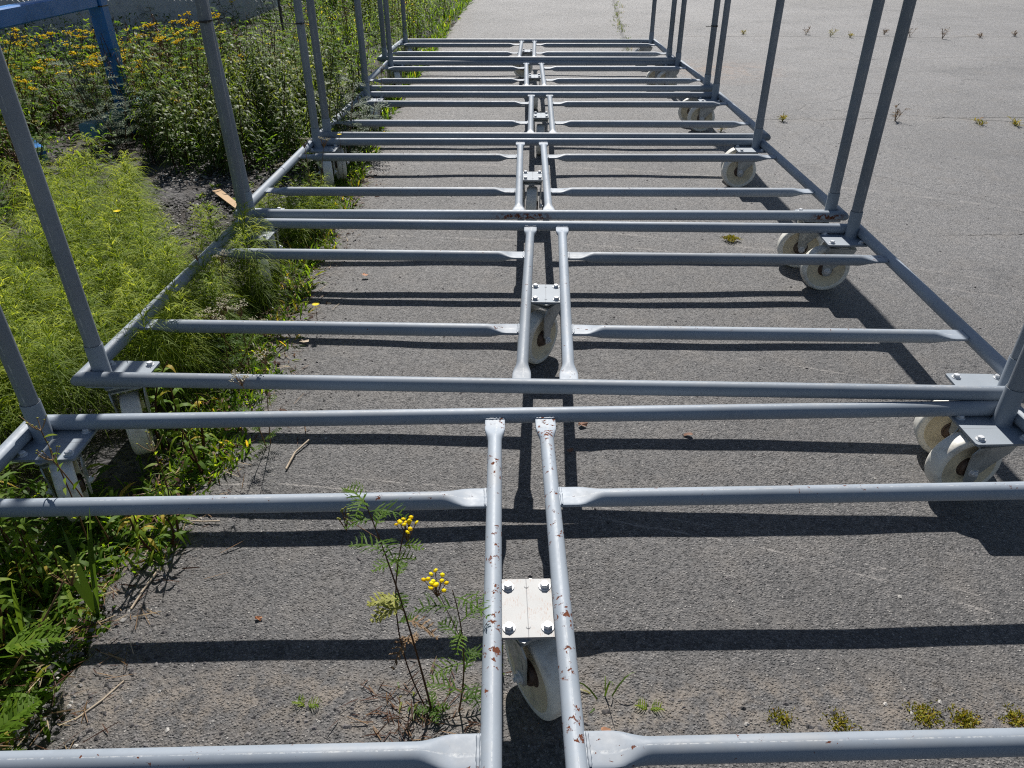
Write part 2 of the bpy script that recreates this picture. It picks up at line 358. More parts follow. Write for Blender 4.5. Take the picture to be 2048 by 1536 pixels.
# caster swivel directions (degrees, trail direction in the trolley frame): far-left, far-right, near-left, near-right, centre
DIR = [(-60, 187, -60, 180, -62), (-66, 176, -62, 168, 236), (-72, 183, -68, 172, -93), (-78, 178, -70, 186, -92), (-74, 181, -72, 174, -89), (-80, 184, -60, 176, 176)]
for c, (cx, cy, a, zn, zf_) in enumerate(CARTS):
    t = empty('steel_trolley', (cx, cy, 0), a)
    tag(t, LABELS[c], 'trolley', 'steel tube trolleys standing in a row')
    zN, zF = zc(c, -D / 2), zc(c, D / 2)
    for e, zz in ((-1, zN), (1, zF)):
        mb = MB(); y = e * D / 2
        tube(mb, (-W / 2, y, zz), (W / 2, y, zz), RB, mitre=(-1, 1), outer=(0, e, 0), seg=28, nl=8)
        mt = M_paint
        if c == 1 and e < 0: mt = M_bar2
        if c == 2 and e < 0: mt = M_bar3
        if c == 3 and e < 0: mt = M_bar2
        mb.build('end_bar', mt, t)
    for s in (-1, 1):
        mb = MB()
        tube(mb, (s * W / 2, -D / 2, zN), (s * W / 2, D / 2, zF), RB, mitre=(-1, 1), outer=(s, 0, 0), seg=28, nl=6)
        mb.build('side_rail', M_paint, t)
    sn, sf = SPOFF[c]
    def spx(v): return sn + (sf - sn) * (v / D + .5)
    for s in (-1, 1):
        mb = MB(); g = RB - .002
        tube(mb, (sn + s * .0595, -D / 2 + g, zN), (sf + s * .0595, D / 2 - g, zF), RS, True, True, seg=24, nl=6)
        for q_, zz_, so_ in ((-D / 2 + g + .003, zN, sn), (D / 2 - g - .003, zF, sf)): bead(mb, (so_ + s * .0595, q_, zz_), (0, 1, 0), .046)
        mb.build('centre_bar', M_spine if c == 0 else M_slat, t)
    for v in (-.284, .268):
        for s in (-1, 1):
            mb = MB(); z = zc(c, v)
            xi = spx(v) + s * (.0595 + RS - .002); xo = s * (W / 2 - RB + .002)
            A, B = ((xi, v, z), (xo, v, z)) if s > 0 else ((xo, v, z), (xi, v, z))
            tube(mb, A, B, .0186, True, True, seg=24, zf=.004, nl=6)
            for q_ in (A[0] + .004, B[0] - .004): bead(mb, (q_, v, z + .004), (1, 0, 0), .053)
            mb.build('cross_slat', M_slat, t)
    k = 0
    for ev in (1, -1):
        for s in (-1, 1):
            zz = zF if ev > 0 else zN; pt = zz - RB + .001
            px, py = s * (W / 2 - .072), ev * (D / 2 - .058)
            mb = MB(); box(mb, (0, 0, -.003), (.126, .142, .006), bev=.004)
            pl = mb.build('caster_plate', M_plate, t, sharp=25); pl.location = (px, py, pt); pl.rotation_euler = (0, 0, math.pi / 2)
            for bx, by in ((-.044, -.052), (.044, -.052), (-.044, .052), (.044, .052)):
                # plate is turned a quarter: local x runs along trolley y
                wy, wx = py + bx, px - by
                if abs(wx - s * (W / 2 - .0350)) < .033 and abs(wy - ev * (D / 2 - .0350)) < .033: continue
                add_bolt(pl, bx, by, 0)
            add_caster(t, px, py, math.radians(DIR[c][k]), pt - .006, wgz(c, px + .04 * math.cos(math.radians(DIR[c][k])), py + .04 * math.sin(math.radians(DIR[c][k]))))
            # post and its sleeve
            ux, uy = s * (W / 2 - .0350), ev * (D / 2 - .0350)
            mb = MB(); tube(mb, (0, 0, pt + .004), (0, 0, 1.92), .0192, seg=24, nl=4)
            po = mb.build('post', M_post, t); po.location = (ux, uy, 0)
            if (c, ev, s) == (2, -1, -1): po.rotation_euler = (0, math.radians(-1.5), 0)
            mb = MB(); lathe(mb, [(.0248, 0), (.0226, .004), (.0217, .007), (.0217, .0965), (.0212, .0985), (.0203, .0985), (.0197, .0982), (.0194, .0990)], 28, mis=[0, 0, 0, 0, 0, 1, 1])
            sl_ = mb.build('sleeve', [M_paint, M_dark], po); sl_.location = (0, 0, pt)
            if (c, ev, s) in ((1, 1, -1), (2, 1, -1), (4, -1, 1)):
                zt = {1: .92, 2: .775, 4: .605}[c]
                mb = MB(); lathe(mb, [(.0196, zt), (.0212, zt), (.0212, zt + .006), (.0196, zt + .006)], 24)
                box(mb, (.012, -.022, zt + .003), (.010, .008, .008))
                ln = {1: (.075, 0, .012), 2: (-.20, -.01, .002), 4: (-.06, 0, .0)}[c]
                beam(mb, (.0, -.0215, zt + .003), (ln[0], -.03 + ln[1], zt + .003 + ln[2]), .0035, .0035)
                mb.build('cable_tie', M_tie, po)
            k += 1
    zz = zc(c, 0) - .010; sx = spx(0)
    mb = MB(); box(mb, (0, 0, -.003), (.0885, .128, .006), bev=.001)
    for yy in (-.043, .046): lathe(mb, [(.0042, -.001), (.0042, .0004), (.003, .0010)], 16, c=(.0, yy, 0))
    pl = mb.build('caster_plate', M_plate0 if c == 0 else M_plate, t, sharp=25); pl.location = (sx, -.008, zz)
    if c == 0: pl['label'] = 'pale worn bare steel caster plate'
    for bx in (-.0325, .0325):
        for by in (-.045, .045): add_bolt(pl, bx, by, 0)
    add_caster(t, sx, -.008, math.radians(DIR[c][4]), zz - .006, wgz(c, sx, 0))

# ------------------------------------------------------------------ ground
def edge(y):
    """x of the ragged asphalt edge at depth y"""
    xs = np.interp(y, [-6, .3, .8, 1.1, 1.5, 2.2, 3, 4.4, 6, 9, 14, 20, 60], [-.86, -.86, -.88, -.93, -.86, -.88, -.92, -.95, -1.0, -1.0, -.95, -.7, 1.0])
    return xs
# asphalt material
t = NT('weathered_asphalt'); oc = obj_coords(t)
sp = t.n('SeparateXYZ'); t.l(oc, sp.inputs[0]); X, Y = sp.outputs[0], sp.outputs[1]
dw = t.n('VectorMath', operation='MULTIPLY_ADD'); nz = t.n('TexNoise'); nz.inputs['Scale'].default_value = 160; t.l(oc, nz.inputs['Vector']); t.l(nz.outputs['Color'], dw.inputs[0]); dw.inputs[1].default_value = (.005, .005, .005); t.l(oc, dw.inputs[2]); wc = dw.outputs[0]
g1 = t.vor(wc, 190, 'F1', 'Color'); g1d = t.vor(wc, 190, 'F1', 'Distance'); g1s = t.n('SeparateColor'); t.l(g1, g1s.inputs[0])
gb = t.vor(wc, 85, 'F1', 'Color'); gbd = t.vor(wc, 85, 'F1', 'Distance'); gbs = t.n('SeparateColor'); t.l(gb, gbs.inputs[0])
g2 = t.noise(oc, 420, 3, .6); g3 = t.noise(oc, 130, 4, .65); big = t.noise(oc, .9, 5, .6); med = t.noise(oc, 6, 5, .6)
c = t.mix(t.ramp(g1s.outputs[0], .05, .95), (.022, .0215, .022), (.150, .142, .137))
c = t.mix(t.math('MULTIPLY', t.ramp(gbs.outputs[0], .45, .55), .40), c, t.mix(gbs.outputs[1], (.026, .025, .026), (.22, .205, .19)))
c = t.mix(t.ramp(g2, .35, .65, 0, .25), c, (.085, .079, .075))
coarse = t.noise(oc, 38, 6, .82); c = t.mix(t.ramp(coarse, .40, .30, 0, .5), c, (.035, .033, .033)); c = t.mix(t.ramp(coarse, .58, .72, 0, .4), c, (.24, .225, .21))
crev = t.ramp(g1d, .42, .72); c = t.mix(t.math('MULTIPLY', crev, .75), c, (.018, .018, .019))
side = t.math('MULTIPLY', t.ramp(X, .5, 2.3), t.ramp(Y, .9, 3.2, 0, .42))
glare = t.math('MULTIPLY', t.math('ADD', t.ramp(Y, 1.6, 8.5, .0, .50), side, clamp=True), t.ramp(big, .30, .62, .5, 1.0))  # asphalt colour lightened with distance and to the right, painting in backlit glare
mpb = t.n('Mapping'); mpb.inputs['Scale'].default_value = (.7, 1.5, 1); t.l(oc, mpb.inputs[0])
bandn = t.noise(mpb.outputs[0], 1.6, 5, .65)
hb = t.n('HueSaturation'); t.l(c, hb.inputs['Color']); t.l(t.math('MULTIPLY', t.math('MULTIPLY_ADD', glare, 1.65, 1.30), t.ramp(t.noise(oc, .75, 5, .62, .6), .34, .66, .80, 1.14)), hb.inputs['Value']); c = hb.outputs[0]; c = t.mix(t.math('MULTIPLY', glare, .22), c, (.27, .262, .256)); c = t.mix(t.math('MULTIPLY', t.ramp(bandn, .50, .74), .13), c, (.10, .096, .096)); spk2 = t.noise(oc, 30, 7, .85)
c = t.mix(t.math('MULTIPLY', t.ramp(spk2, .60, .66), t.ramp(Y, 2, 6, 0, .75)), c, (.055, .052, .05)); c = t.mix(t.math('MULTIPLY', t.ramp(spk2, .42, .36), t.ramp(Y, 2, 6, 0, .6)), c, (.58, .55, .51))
c = t.mix(t.math('MULTIPLY', t.ramp(med, .50, .68), .30), c, (.17, .148, .125))
whites = t.math('MULTIPLY', t.ramp(g1s.outputs[1], .955, .965), t.ramp(g1d, .40, .30)); c = t.mix(t.math('MULTIPLY', whites, .8), c, (.42, .40, .37))
holes = t.math('MULTIPLY', t.ramp(t.noise(oc, 75, 4, .65), .63, .67), t.ramp(t.noise(oc, 2.2, 3), .32, .60)); c = t.mix(t.math('MULTIPLY', holes, .85), c, (.028, .026, .026))
# sandy dirt towards the ragged edge
ed = t.ramp(t.math('ADD', X, t.math('MULTIPLY', med, .5)), -.72, -.42, 1, 0)
c = t.mix(t.math('MULTIPLY', ed, t.ramp(t.noise(oc, 30, 5, .7), .4, .62)), c, (.105, .080, .060))
# dusty seam across the foreground
sd = t.ramp(t.math('ABSOLUTE', t.math('SUBTRACT', Y, t.math('MULTIPLY_ADD', t.noise(oc, 3, 2), .10, .78))), .02, .10, 1, 0)
c = t.mix(t.math('MULTIPLY', sd, t.math('MULTIPLY', t.ramp(t.noise(oc, 22, 6, .7), .42, .62), .8)), c, (.20, .165, .13))
# long cracks across the yard
crk = None
for y0, slope, wob, wd, x0 in ((9.6, -.02, .10, .022, .8), (5.45, .0, .16, .013, 1.35), (3.17, .03, .10, .006, 1.75), (14.5, .05, .3, .03, .5), (6.5, -.35, .16, .009, 2.0), (7.6, .10, .3, .008, 2.6)):
    ln = t.math('MULTIPLY_ADD', X, slope, y0)
    ln = t.math('ADD', ln, t.math('MULTIPLY_ADD', t.noise(oc, 1.6, 6, .65), wob * 2, -wob))
    m_ = t.ramp(t.math('ABSOLUTE', t.math('SUBTRACT', Y, ln)), wd * .4, wd, 1, 0)
    m_ = t.math('MULTIPLY', m_, t.ramp(X, x0, x0 + .3)); m_ = t.math('MULTIPLY', m_, t.ramp(t.noise(oc, 3.1, 3), .40, .5))
    crk = m_ if crk is None else t.math('MAXIMUM', crk, m_)
    ds = t.math('MULTIPLY', t.ramp(t.math('ABSOLUTE', t.math('SUBTRACT', Y, ln)), wd, wd * 9, .5, 0), t.ramp(t.noise(oc, 4, 4, .7), .45, .7))
    ds = t.math('MULTIPLY', ds, t.ramp(X, x0, x0 + .4))
    c = t.mix(ds, c, (.23, .20, .165))
cx_ = t.math('ADD', t.math('MULTIPLY_ADD', Y, .078, .38), t.math('MULTIPLY_ADD', t.noise(oc, 1.1, 4), .16, -.08))
lj = t.ramp(t.math('ABSOLUTE', t.math('SUBTRACT', X, cx_)), .008, .03, 1, 0); lj = t.math('MULTIPLY', lj, t.ramp(Y, 8.0, 8.6))
crk = t.math('MAXIMUM', crk, lj)
vc = t.n('VectorMath', operation='MULTIPLY_ADD'); nz2 = t.n('TexNoise'); nz2.inputs['Scale'].default_value = 2.2; nz2.inputs['Detail'].default_value = 7; t.l(oc, nz2.inputs['Vector']); t.l(nz2.outputs['Color'], vc.inputs[0]); vc.inputs[1].default_value = (.5, .5, 0); t.l(oc, vc.inputs[2])
ce = t.n('TexVoronoi'); ce.feature = 'DISTANCE_TO_EDGE'; ce.inputs['Scale'].default_value = .38; t.l(vc.outputs[0], ce.inputs['Vector'])
hair = t.math('MULTIPLY', t.ramp(ce.outputs['Distance'], .0012, .0035, 1, 0), t.math('MULTIPLY', t.ramp(X, 1.2, 1.8), t.ramp(t.noise(oc, 1.3, 3), .42, .52))); crk = t.math('MAXIMUM', crk, t.math('MULTIPLY', hair, .30))
ar = t.n('VectorMath', operation='DISTANCE'); t.l(oc, ar.inputs[0]); ar.inputs[1].default_value = (-.75, -2.6, 0); arc = None
for rr, ww, aa in ((4.02, .004, .5), (4.06, .0025, .35), (4.9, .004, .4), (5.75, .010, .3), (5.9, .012, .3), (6.9, .02, .3)):
    a_ = t.math('MULTIPLY', t.ramp(t.math('ABSOLUTE', t.math('SUBTRACT', ar.outputs['Value'], t.math('MULTIPLY_ADD', t.noise(oc, 2.5, 3), .05, rr))), ww * .4, ww, aa, 0), t.ramp(t.noise(oc, 12, 5, .7), .42, .58))
    arc = a_ if arc is None else t.math('MAXIMUM', arc, a_)
c = t.mix(arc, c, (.40, .37, .34))
oil = t.math('MULTIPLY', t.ramp(t.noise(oc, 1.7, 3, .5), .60, .68), t.ramp(t.noise(oc, 14, 5, .7), .35, .6)); c = t.mix(t.math('MULTIPLY', oil, .45), c, (.04, .038, .038))
c = t.mix(t.math('MULTIPLY', crk, .8), c, (.035, .030, .026))
vd = t.n('VectorMath', operation='DISTANCE'); t.l(oc, vd.inputs[0]); vd.inputs[1].default_value = (1.75, 7.35, 0)
stn = t.math('MULTIPLY', t.ramp(vd.outputs['Value'], .15, .75, 1, 0), t.ramp(t.noise(oc, 7, 5, .7), .40, .68)); c = t.mix(t.math('MULTIPLY', stn, .6), c, (.30, .17, .09))
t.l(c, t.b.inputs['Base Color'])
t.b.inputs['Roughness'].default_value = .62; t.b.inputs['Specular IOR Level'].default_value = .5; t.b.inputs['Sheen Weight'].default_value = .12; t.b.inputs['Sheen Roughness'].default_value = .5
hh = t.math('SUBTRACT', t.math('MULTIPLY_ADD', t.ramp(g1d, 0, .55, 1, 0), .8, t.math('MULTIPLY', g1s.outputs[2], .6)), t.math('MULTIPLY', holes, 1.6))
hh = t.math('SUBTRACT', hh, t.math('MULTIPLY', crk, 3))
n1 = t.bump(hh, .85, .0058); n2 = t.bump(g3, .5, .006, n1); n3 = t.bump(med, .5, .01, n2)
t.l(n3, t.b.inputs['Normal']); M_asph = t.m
# soil
t = NT('gravelly_soil'); oc = obj_coords(t)
v1 = t.vor(oc, 75, 'F1', 'Color'); vdd = t.vor(oc, 75); vs_ = t.n('SeparateColor'); t.l(v1, vs_.inputs[0])
c = t.mix(vs_.outputs[0], (.022, .021, .022), (.10, .095, .095))
c = t.mix(t.ramp(t.noise(oc, 3.5, 5, .6), .42, .6), c, (.030, .022, .016))
c = t.mix(t.math('MULTIPLY', t.ramp(t.noise(oc, 60, 5, .7), .57, .7), .35), c, (.14, .10, .07))
t.l(c, t.b.inputs['Base Color']); t.b.inputs['Roughness'].default_value = .9
nb = t.bump(t.ramp(vdd, 0, .6, 1, 0), .9, .008); t.l(t.bump(t.noise(oc, 14, 5, .6), .6, .02, nb), t.b.inputs['Normal']); M_soil = t.m
def grid(name, xs, ys, zf, mat, xmap=None):
    XX, YY = np.meshgrid(xs, ys)
    if xmap is not None: XX = xmap(XX, YY)
    Z = zf(XX, YY); V = np.stack([XX, YY, Z], -1).reshape(-1, 3); nx, ny = len(xs), len(ys)
    i = np.arange(nx - 1)[None, :] + nx * np.arange(ny - 1)[:, None]; i = i.ravel()
    F = np.stack([i, i + 1, i + nx + 1, i + nx], 1)
    me = bpy.data.meshes.new(name); me.from_pydata(V.tolist(), [], F.tolist()); me.materials.append(mat)
    me.polygons.foreach_set('use_smooth', [True] * len(F)); me.update()
    o = bpy.data.objects.new(name, me); col.objects.link(o); return o
soil = grid('soil', np.concatenate([[-400, -60, -20], np.linspace(-8, 1.5, 70), [8, 40, 400]]), np.concatenate([[-60, -10], np.linspace(-2, 18, 130), [30, 80, 400]]),
            lambda x, y: -.035 + .012 * hnoise(x * 3, y * 3, 4), M_soil)
tag(soil, kind='structure')
ys_ = np.concatenate([[-8, -3], np.arange(0, 10, .03), np.arange(10, 22, .15), [26, 35, 60]])
sx_ = np.concatenate([np.arange(0, .3, .012), np.arange(.3, 3.6, .04), np.arange(3.6, 8, .25), [12, 20, 40, 60]])
jag = R.rand(len(ys_)) * .05
def ymap(x, y):
    e = edge(y) + .035 * hnoise(y * 6, y * 2.7, 1) + .02 * np.sin(y * 41) * np.sin(y * 17) + jag[:, None]
    return e + x
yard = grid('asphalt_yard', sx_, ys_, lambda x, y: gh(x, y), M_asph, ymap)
# bevel the broken edge down
co = np.empty(len(yard.data.vertices) * 3); yard.data.vertices.foreach_get('co', co); co = co.reshape(-1, 3)
nx = len(sx_); co[0::nx, 2] -= .035; co[1::nx, 2] -= .006
yard.data.vertices.foreach_set('co', co.ravel()); yard.data.update(); tag(yard, kind='structure')

# ------------------------------------------------------------------ foliage helpers
def back(u, v, z=0.0):
    d = fw + rt * (u - 1024) / 1490.977 - up * (v - 768) / 1490.977; return d * ((z - CAMH) / d[2])
def bz(u, v, z): q_ = back(u, v, z); return (q_[0], q_[1], z)
def leafmat(name, stops, trans=.45, rough=.45, tcol=1.6, hue=.485):
    t = NT(name); at = t.n('Attribute'); at.attribute_name = 'tint'; at.attribute_type = 'GEOMETRY'
    cr = t.n('ValToRGB'); t.l(at.outputs['Fac'], cr.inputs[0]); el = cr.color_ramp.elements
    while len(el) < len(stops): el.new(.5)
    for i, (p, c) in enumerate(stops): el[i].position = p; el[i].color = (*c, 1)
    t.l(cr.outputs[0], t.b.inputs['Base Color']); t.b.inputs['Roughness'].default_value = rough; t.b.inputs['Specular IOR Level'].default_value = .22
    if trans > 0:
        tr = t.n('BsdfTranslucent'); hs = t.n('HueSaturation'); hs.inputs['Value'].default_value = tcol; hs.inputs['Hue'].default_value = hue; hs.inputs['Saturation'].default_value = 1.08
        t.l(cr.outputs[0], hs.inputs['Color']); t.l(hs.outputs[0], tr.inputs[0])
        mx = t.n('MixShader'); mx.inputs[0].default_value = trans; t.l(t.b.outputs[0], mx.inputs[1]); t.l(tr.outputs[0], mx.inputs[2]); t.l(mx.outputs[0], t.out.inputs[0])
    return t.m
ML = leafmat('herb_leaves', [(0, (.026, .056, .009)), (.35, (.060, .125, .014)), (.68, (.125, .215, .022)), (.92, (.25, .31, .035)), (1, (.44, .33, .05))], .52, .55, 2.1)
ML_w = leafmat('willow_leaves', [(0, (.030, .052, .014)), (.5, (.080, .120, .022)), (.8, (.155, .20, .03)), (.95, (.28, .27, .08)), (1, (.36, .24, .05))], .45, .5, 1.9)
ML_s = leafmat('silver_leaves', [(0, (.07, .10, .06)), (1, (.15, .20, .12))], .3, .6, 1.2)
ML_h = leafmat('horsetail_green', [(0, (.045, .082, .010)), (.5, (.155, .225, .022)), (1, (.36, .41, .06))], .48, .6, 1.9)
ML_g = leafmat('grass_blades', [(0, (.035, .085, .015)), (.5, (.085, .145, .020)), (.85, (.17, .20, .04)), (1, (.32, .26, .12))], .42, .4)
ML_d = leafmat('dry_stalks', [(0, (.050, .020, .012)), (.4, (.10, .048, .026)), (.75, (.22, .14, .07)), (1, (.42, .34, .22))], .15, .6, 1.2)
ML_f = leafmat('yellow_florets', [(0, (.86, .60, .002)), (.5, (.93, .74, .004)), (1, (.95, .84, .02))], .4, .6, 1.2, .505)
ML_y = leafmat('cream_florets', [(0, (.42, .38, .25)), (1, (.72, .68, .52))], .3, .6, 1.1)
ML_p = leafmat('purple_florets', [(0, (.30, .08, .28)), (1, (.50, .18, .45))], .3, .6, 1.1)
ML_m = leafmat('moss_green', [(0, (.08, .085, .015)), (.45, (.22, .23, .025)), (.8, (.38, .33, .05)), (1, (.34, .20, .07))], .35, .7, 1.3)
class FB:
    """vectorised blade / leaf collector"""
    def __init__(s): s.V = []; s.F = []; s.T = []; s.n = 0
    def quads(s, V, F, T): s.V.append(V); s.F.append(F + s.n); s.T.append(T); s.n += len(V)
    def blades(s, B, Dr, L, Wd, droop=0.0, k=3, prof=None, twist=None, tint=None, wind=None):
        B = np.asarray(B, float).reshape(-1, 3); n = len(B)
        Dr = np.broadcast_to(np.asarray(Dr, float), (n, 3)); Dr = Dr / (np.linalg.norm(Dr, axis=1, keepdims=True) + 1e-9)
        L = np.broadcast_to(L, n); Wd = np.broadcast_to(Wd, n); droop = np.broadcast_to(droop, n)
        S = np.cross(Dr, np.array([0, 0, 1.]) + R.randn(n, 3) * .05); S /= (np.linalg.norm(S, axis=1, keepdims=True) + 1e-9)
        tw = R.randn(n) * .5 if twist is None else np.broadcast_to(twist, n)
        S = S * np.cos(tw)[:, None] + np.cross(S, Dr) * np.sin(tw)[:, None]
        if prof is None: prof = [.5, 1, .75, .08] if k == 3 else np.interp(np.linspace(0, 1, k + 1), [0, .3, .7, 1], [.45, 1, .7, .06])
        if tint is None: tint = R.rand(n)
        rows = []
        for j in range(k + 1):
            tt = j / k; P = B + Dr * (L * tt)[:, None]; P = P - np.array([0, 0, 1.]) * (droop * L * tt * tt)[:, None]
            if wind is not None: P = P + wind * (L * tt * tt)[:, None]
            hw = S * (Wd * prof[j] / 2)[:, None]; rows += [P - hw, P + hw]
        V = np.stack(rows, 1).reshape(-1, 3); m = 2 * (k + 1)
        base = (np.arange(n) * m)[:, None]
        F = np.concatenate([(base + np.array([2 * j, 2 * j + 1, 2 * j + 3, 2 * j + 2])[None]) for j in range(k)], 1).reshape(-1, 4)
        s.quads(V, F, np.repeat(np.clip(tint, 0, 1), k)); return s
    def discs(s, C, r, N=None, tint=None, thick=.5):
        """small button flowers: hexagonal dome as three quads + skirt"""
        C = np.asarray(C, float).reshape(-1, 3); n = len(C); r = np.broadcast_to(r, n)
        if N is None: N = np.stack([R.randn(n) * .25, R.randn(n) * .25, np.ones(n)], 1)
        N = N / np.linalg.norm(N, axis=1, keepdims=True); A = np.cross(N, [1, 0.1, 0]); A /= np.linalg.norm(A, axis=1, keepdims=True); Bv = np.cross(N, A)
        pts = [C + N * (r * thick)[:, None]]
        for k in range(6):
            a = k * math.pi / 3; pts.append(C + (A * math.cos(a) + Bv * math.sin(a)) * r[:, None])
        pts.append(C - N * (r * thick * 1.1)[:, None])
        V = np.stack(pts, 1).reshape(-1, 3); base = (np.arange(n) * 8)[:, None]
        q = [[0, 1, 2, 3], [0, 3, 4, 5], [0, 5, 6, 1], [7, 3, 2, 1], [7, 5, 4, 3], [7, 1, 6, 5]]
        F = np.concatenate([base + np.array(a)[None] for a in q], 1).reshape(-1, 4)
        if tint is None: tint = R.rand(n)
        s.quads(V, F, np.repeat(tint, 6)); return s
    def stem(s, pts, r0, r1, tint=.3):
        pts = np.asarray(pts, float); k = len(pts); V = []
        for i, p in enumerate(pts):
            d = pts[min(i + 1, k - 1)] - pts[max(i - 1, 0)]; d = d / np.linalg.norm(d); a = np.cross(d, [.3, 1, .1]); a /= np.linalg.norm(a); b = np.cross(d, a)
            r = r0 + (r1 - r0) * i / (k - 1)
            for q in range(4): an = q * math.pi / 2; V.append(p + a * r * math.cos(an) + b * r * math.sin(an))
        F = [[i * 4 + q, i * 4 + (q + 1) % 4, (i + 1) * 4 + (q + 1) % 4, (i + 1) * 4 + q] for i in range(k - 1) for q in range(4)]
        s.quads(np.array(V), np.array(F), np.full(len(F), tint)); return s
    def build(s, name, mat, parent=None):
        V = np.vstack(s.V); F = np.vstack(s.F).astype(np.int32); T = np.concatenate(s.T).astype(np.float32)
        me = bpy.data.meshes.new(name); me.vertices.add(len(V)); me.vertices.foreach_set('co', V.astype(np.float32).ravel())
        me.loops.add(F.size); me.loops.foreach_set('vertex_index', F.ravel()); me.polygons.add(len(F))
        me.polygons.foreach_set('loop_start', np.arange(0, F.size, 4, dtype=np.int32))
        me.materials.append(mat); me.update(calc_edges=True)
        at = me.attributes.new('tint', 'FLOAT', 'FACE'); at.data.foreach_set('value', T)
        o = bpy.data.objects.new(name, me); col.objects.link(o)
        if parent: o.parent = parent
        return o
def curve(p0, p1, bend=(0, 0, 0), n=7):
    p0, p1, b = map(lambda a: np.asarray(a, float), (p0, p1, bend)); t = np.linspace(0, 1, n)[:, None]
    return p0 + (p1 - p0) * t + b * (4 * t * (1 - t))
def rdir(n, elmin, elmax):
    a = R.rand(n) * 2 * math.pi; e = np.radians(elmin + R.rand(n) * (elmax - elmin))
    return np.stack([np.cos(a) * np.cos(e), np.sin(a) * np.cos(e), np.sin(e)], 1)
def feather(fb, p, d, L, tint=.5, pairs=8, droop=.35, lw=.010):
    lw = lw * .8
    """pinnate leaf such as a tansy or yarrow leaf"""
    d = unit(d); side = unit(np.cross(d, [0, 0, 1.]) + 1e-6)
    fb.blades([p], [d], L, .004, droop, 4, tint=tint, twist=0.0)
    t = np.linspace(.18, .97, pairs); P = p + np.outer(t * L, d); P[:, 2] -= droop * L * t * t
    ll = L * (.34 * np.sin(np.pi * (t * .8 + .16)) + .04)
    for sg in (-1, 1):
        dd = sg * side + d * .75 + np.array([0, 0, .12]) + R.randn(pairs, 3) * .10
        fb.blades(P, dd, ll, lw, .25, 2, [.6, 1, .1], twist=R.randn(pairs) * .25, tint=np.clip(tint + R.randn(pairs) * .08, 0, 1))
        # toothed side lobes
        dn = dd / np.linalg.norm(dd, axis=1, keepdims=True)
        for q in (.45, .75):
            fb.blades(P + dn * (ll * q)[:, None], dn + d * 1.1, ll * .32, lw * .55, .1, 1, [1, .15], twist=R.randn(pairs) * .25, tint=np.clip(tint + R.randn(pairs) * .08, 0, 1))
# ------------------------------------------------------------------ plant prototypes (each returns a thing: an Empty with stem / leaves / flower parts)
def tansy(h=.65, ns=4, spread=.16, flowers=True, leafn=11, tint0=.45):
    st, lf, fl = FB(), FB(), FB()
    for i in range(ns):
        a = R.rand() * 6.28; r0 = R.rand() * spread * .3; hh = h * (.8 + .3 * R.rand())
        b = np.array([r0 * math.cos(a), r0 * math.sin(a), 0]); e = np.array([spread * math.cos(a) * (.4 + R.rand()), spread * math.sin(a) * (.4 + R.rand()), hh])
        pts = curve(b, e, R.randn(3) * .02 * np.array([1, 1, 0]), 8); st.stem(pts, .0036, .0016, .25 + .3 * R.rand())
        for q in range(leafn):
            tt = .15 + .8 * q / leafn; p = pts[0] + 0; p = np.array([np.interp(tt, np.linspace(0, 1, 8), pts[:, k]) for k in range(3)])
            an = q * 2.4 + R.rand(); d = np.array([math.cos(an), math.sin(an), .55 - .3 * R.rand()])
            feather(lf, p, d, (.16 - .09 * tt) * (.8 + .4 * R.rand()) * h / .65, float(np.clip(tint0 + R.randn() * .2, 0, .95)), 7, .55, .009)
        if flowers:
            top = pts[-1]
            for k in range(R.randint(4, 7)):
                c = top + np.array([R.randn() * .022, R.randn() * .022, R.rand() * .02]); st.stem(curve(top - [0, 0, .06], c, n=3), .0012, .0008, .3)
                m = R.randint(4, 8); C = c + np.stack([R.randn(m) * .012, R.randn(m) * .012, R.randn(m) * .003], 1)
                fl.discs(C, .0052 + R.rand(m) * .002)
    o = empty('tansy_plant'); st.build('stem', ML_d, o); lf.build('leaves', ML, o)
    if flowers: fl.build('flower_heads', ML_f, o)
    return o
def willow(h=.5, ns=3, spread=.10, L=.10, Wd=.013, mat=None, name='willowherb_plant', yel=0.0):
    st, lf = FB(), FB()
    for i in range(ns):
        a = R.rand() * 6.28; b = np.array([math.cos(a), math.sin(a), 0]) * spread * .4 * R.rand(); hh = h * (.7 + .4 * R.rand())
        e = np.array([spread * math.cos(a) * R.rand(), spread * math.sin(a) * R.rand(), hh]); pts = curve(b, e, R.randn(3) * .015 * np.array([1, 1, 0]), 8)
        st.stem(pts, .0035, .0012, .1 + .3 * R.rand()); n = int(42 * hh / .5); tt = .12 + .86 * np.arange(n) / n
        P = np.stack([np.interp(tt, np.linspace(0, 1, 8), pts[:, k]) for k in range(3)], 1); an = np.arange(n) * 2.4 + R.rand() * 6
        Dd = np.stack([np.cos(an), np.sin(an), .75 + .5 * tt + R.randn(n) * .15], 1)
        lf.blades(P, Dd, L * (.55 + .6 * np.sin(np.pi * (.15 + tt * .75))) * (.8 + .4 * R.rand(n)), Wd * (.8 + .4 * R.rand(n)), .75 + R.rand(n) * .4, 4, [.25, .9, 1, .6, .05],
                  twist=R.randn(n) * .3, tint=np.clip(.25 + .35 * tt + R.randn(n) * .14 + yel, 0, 1))
    o = empty(name); st.build('stem', ML_d, o); lf.build('leaves', mat or ML_w, o); return o
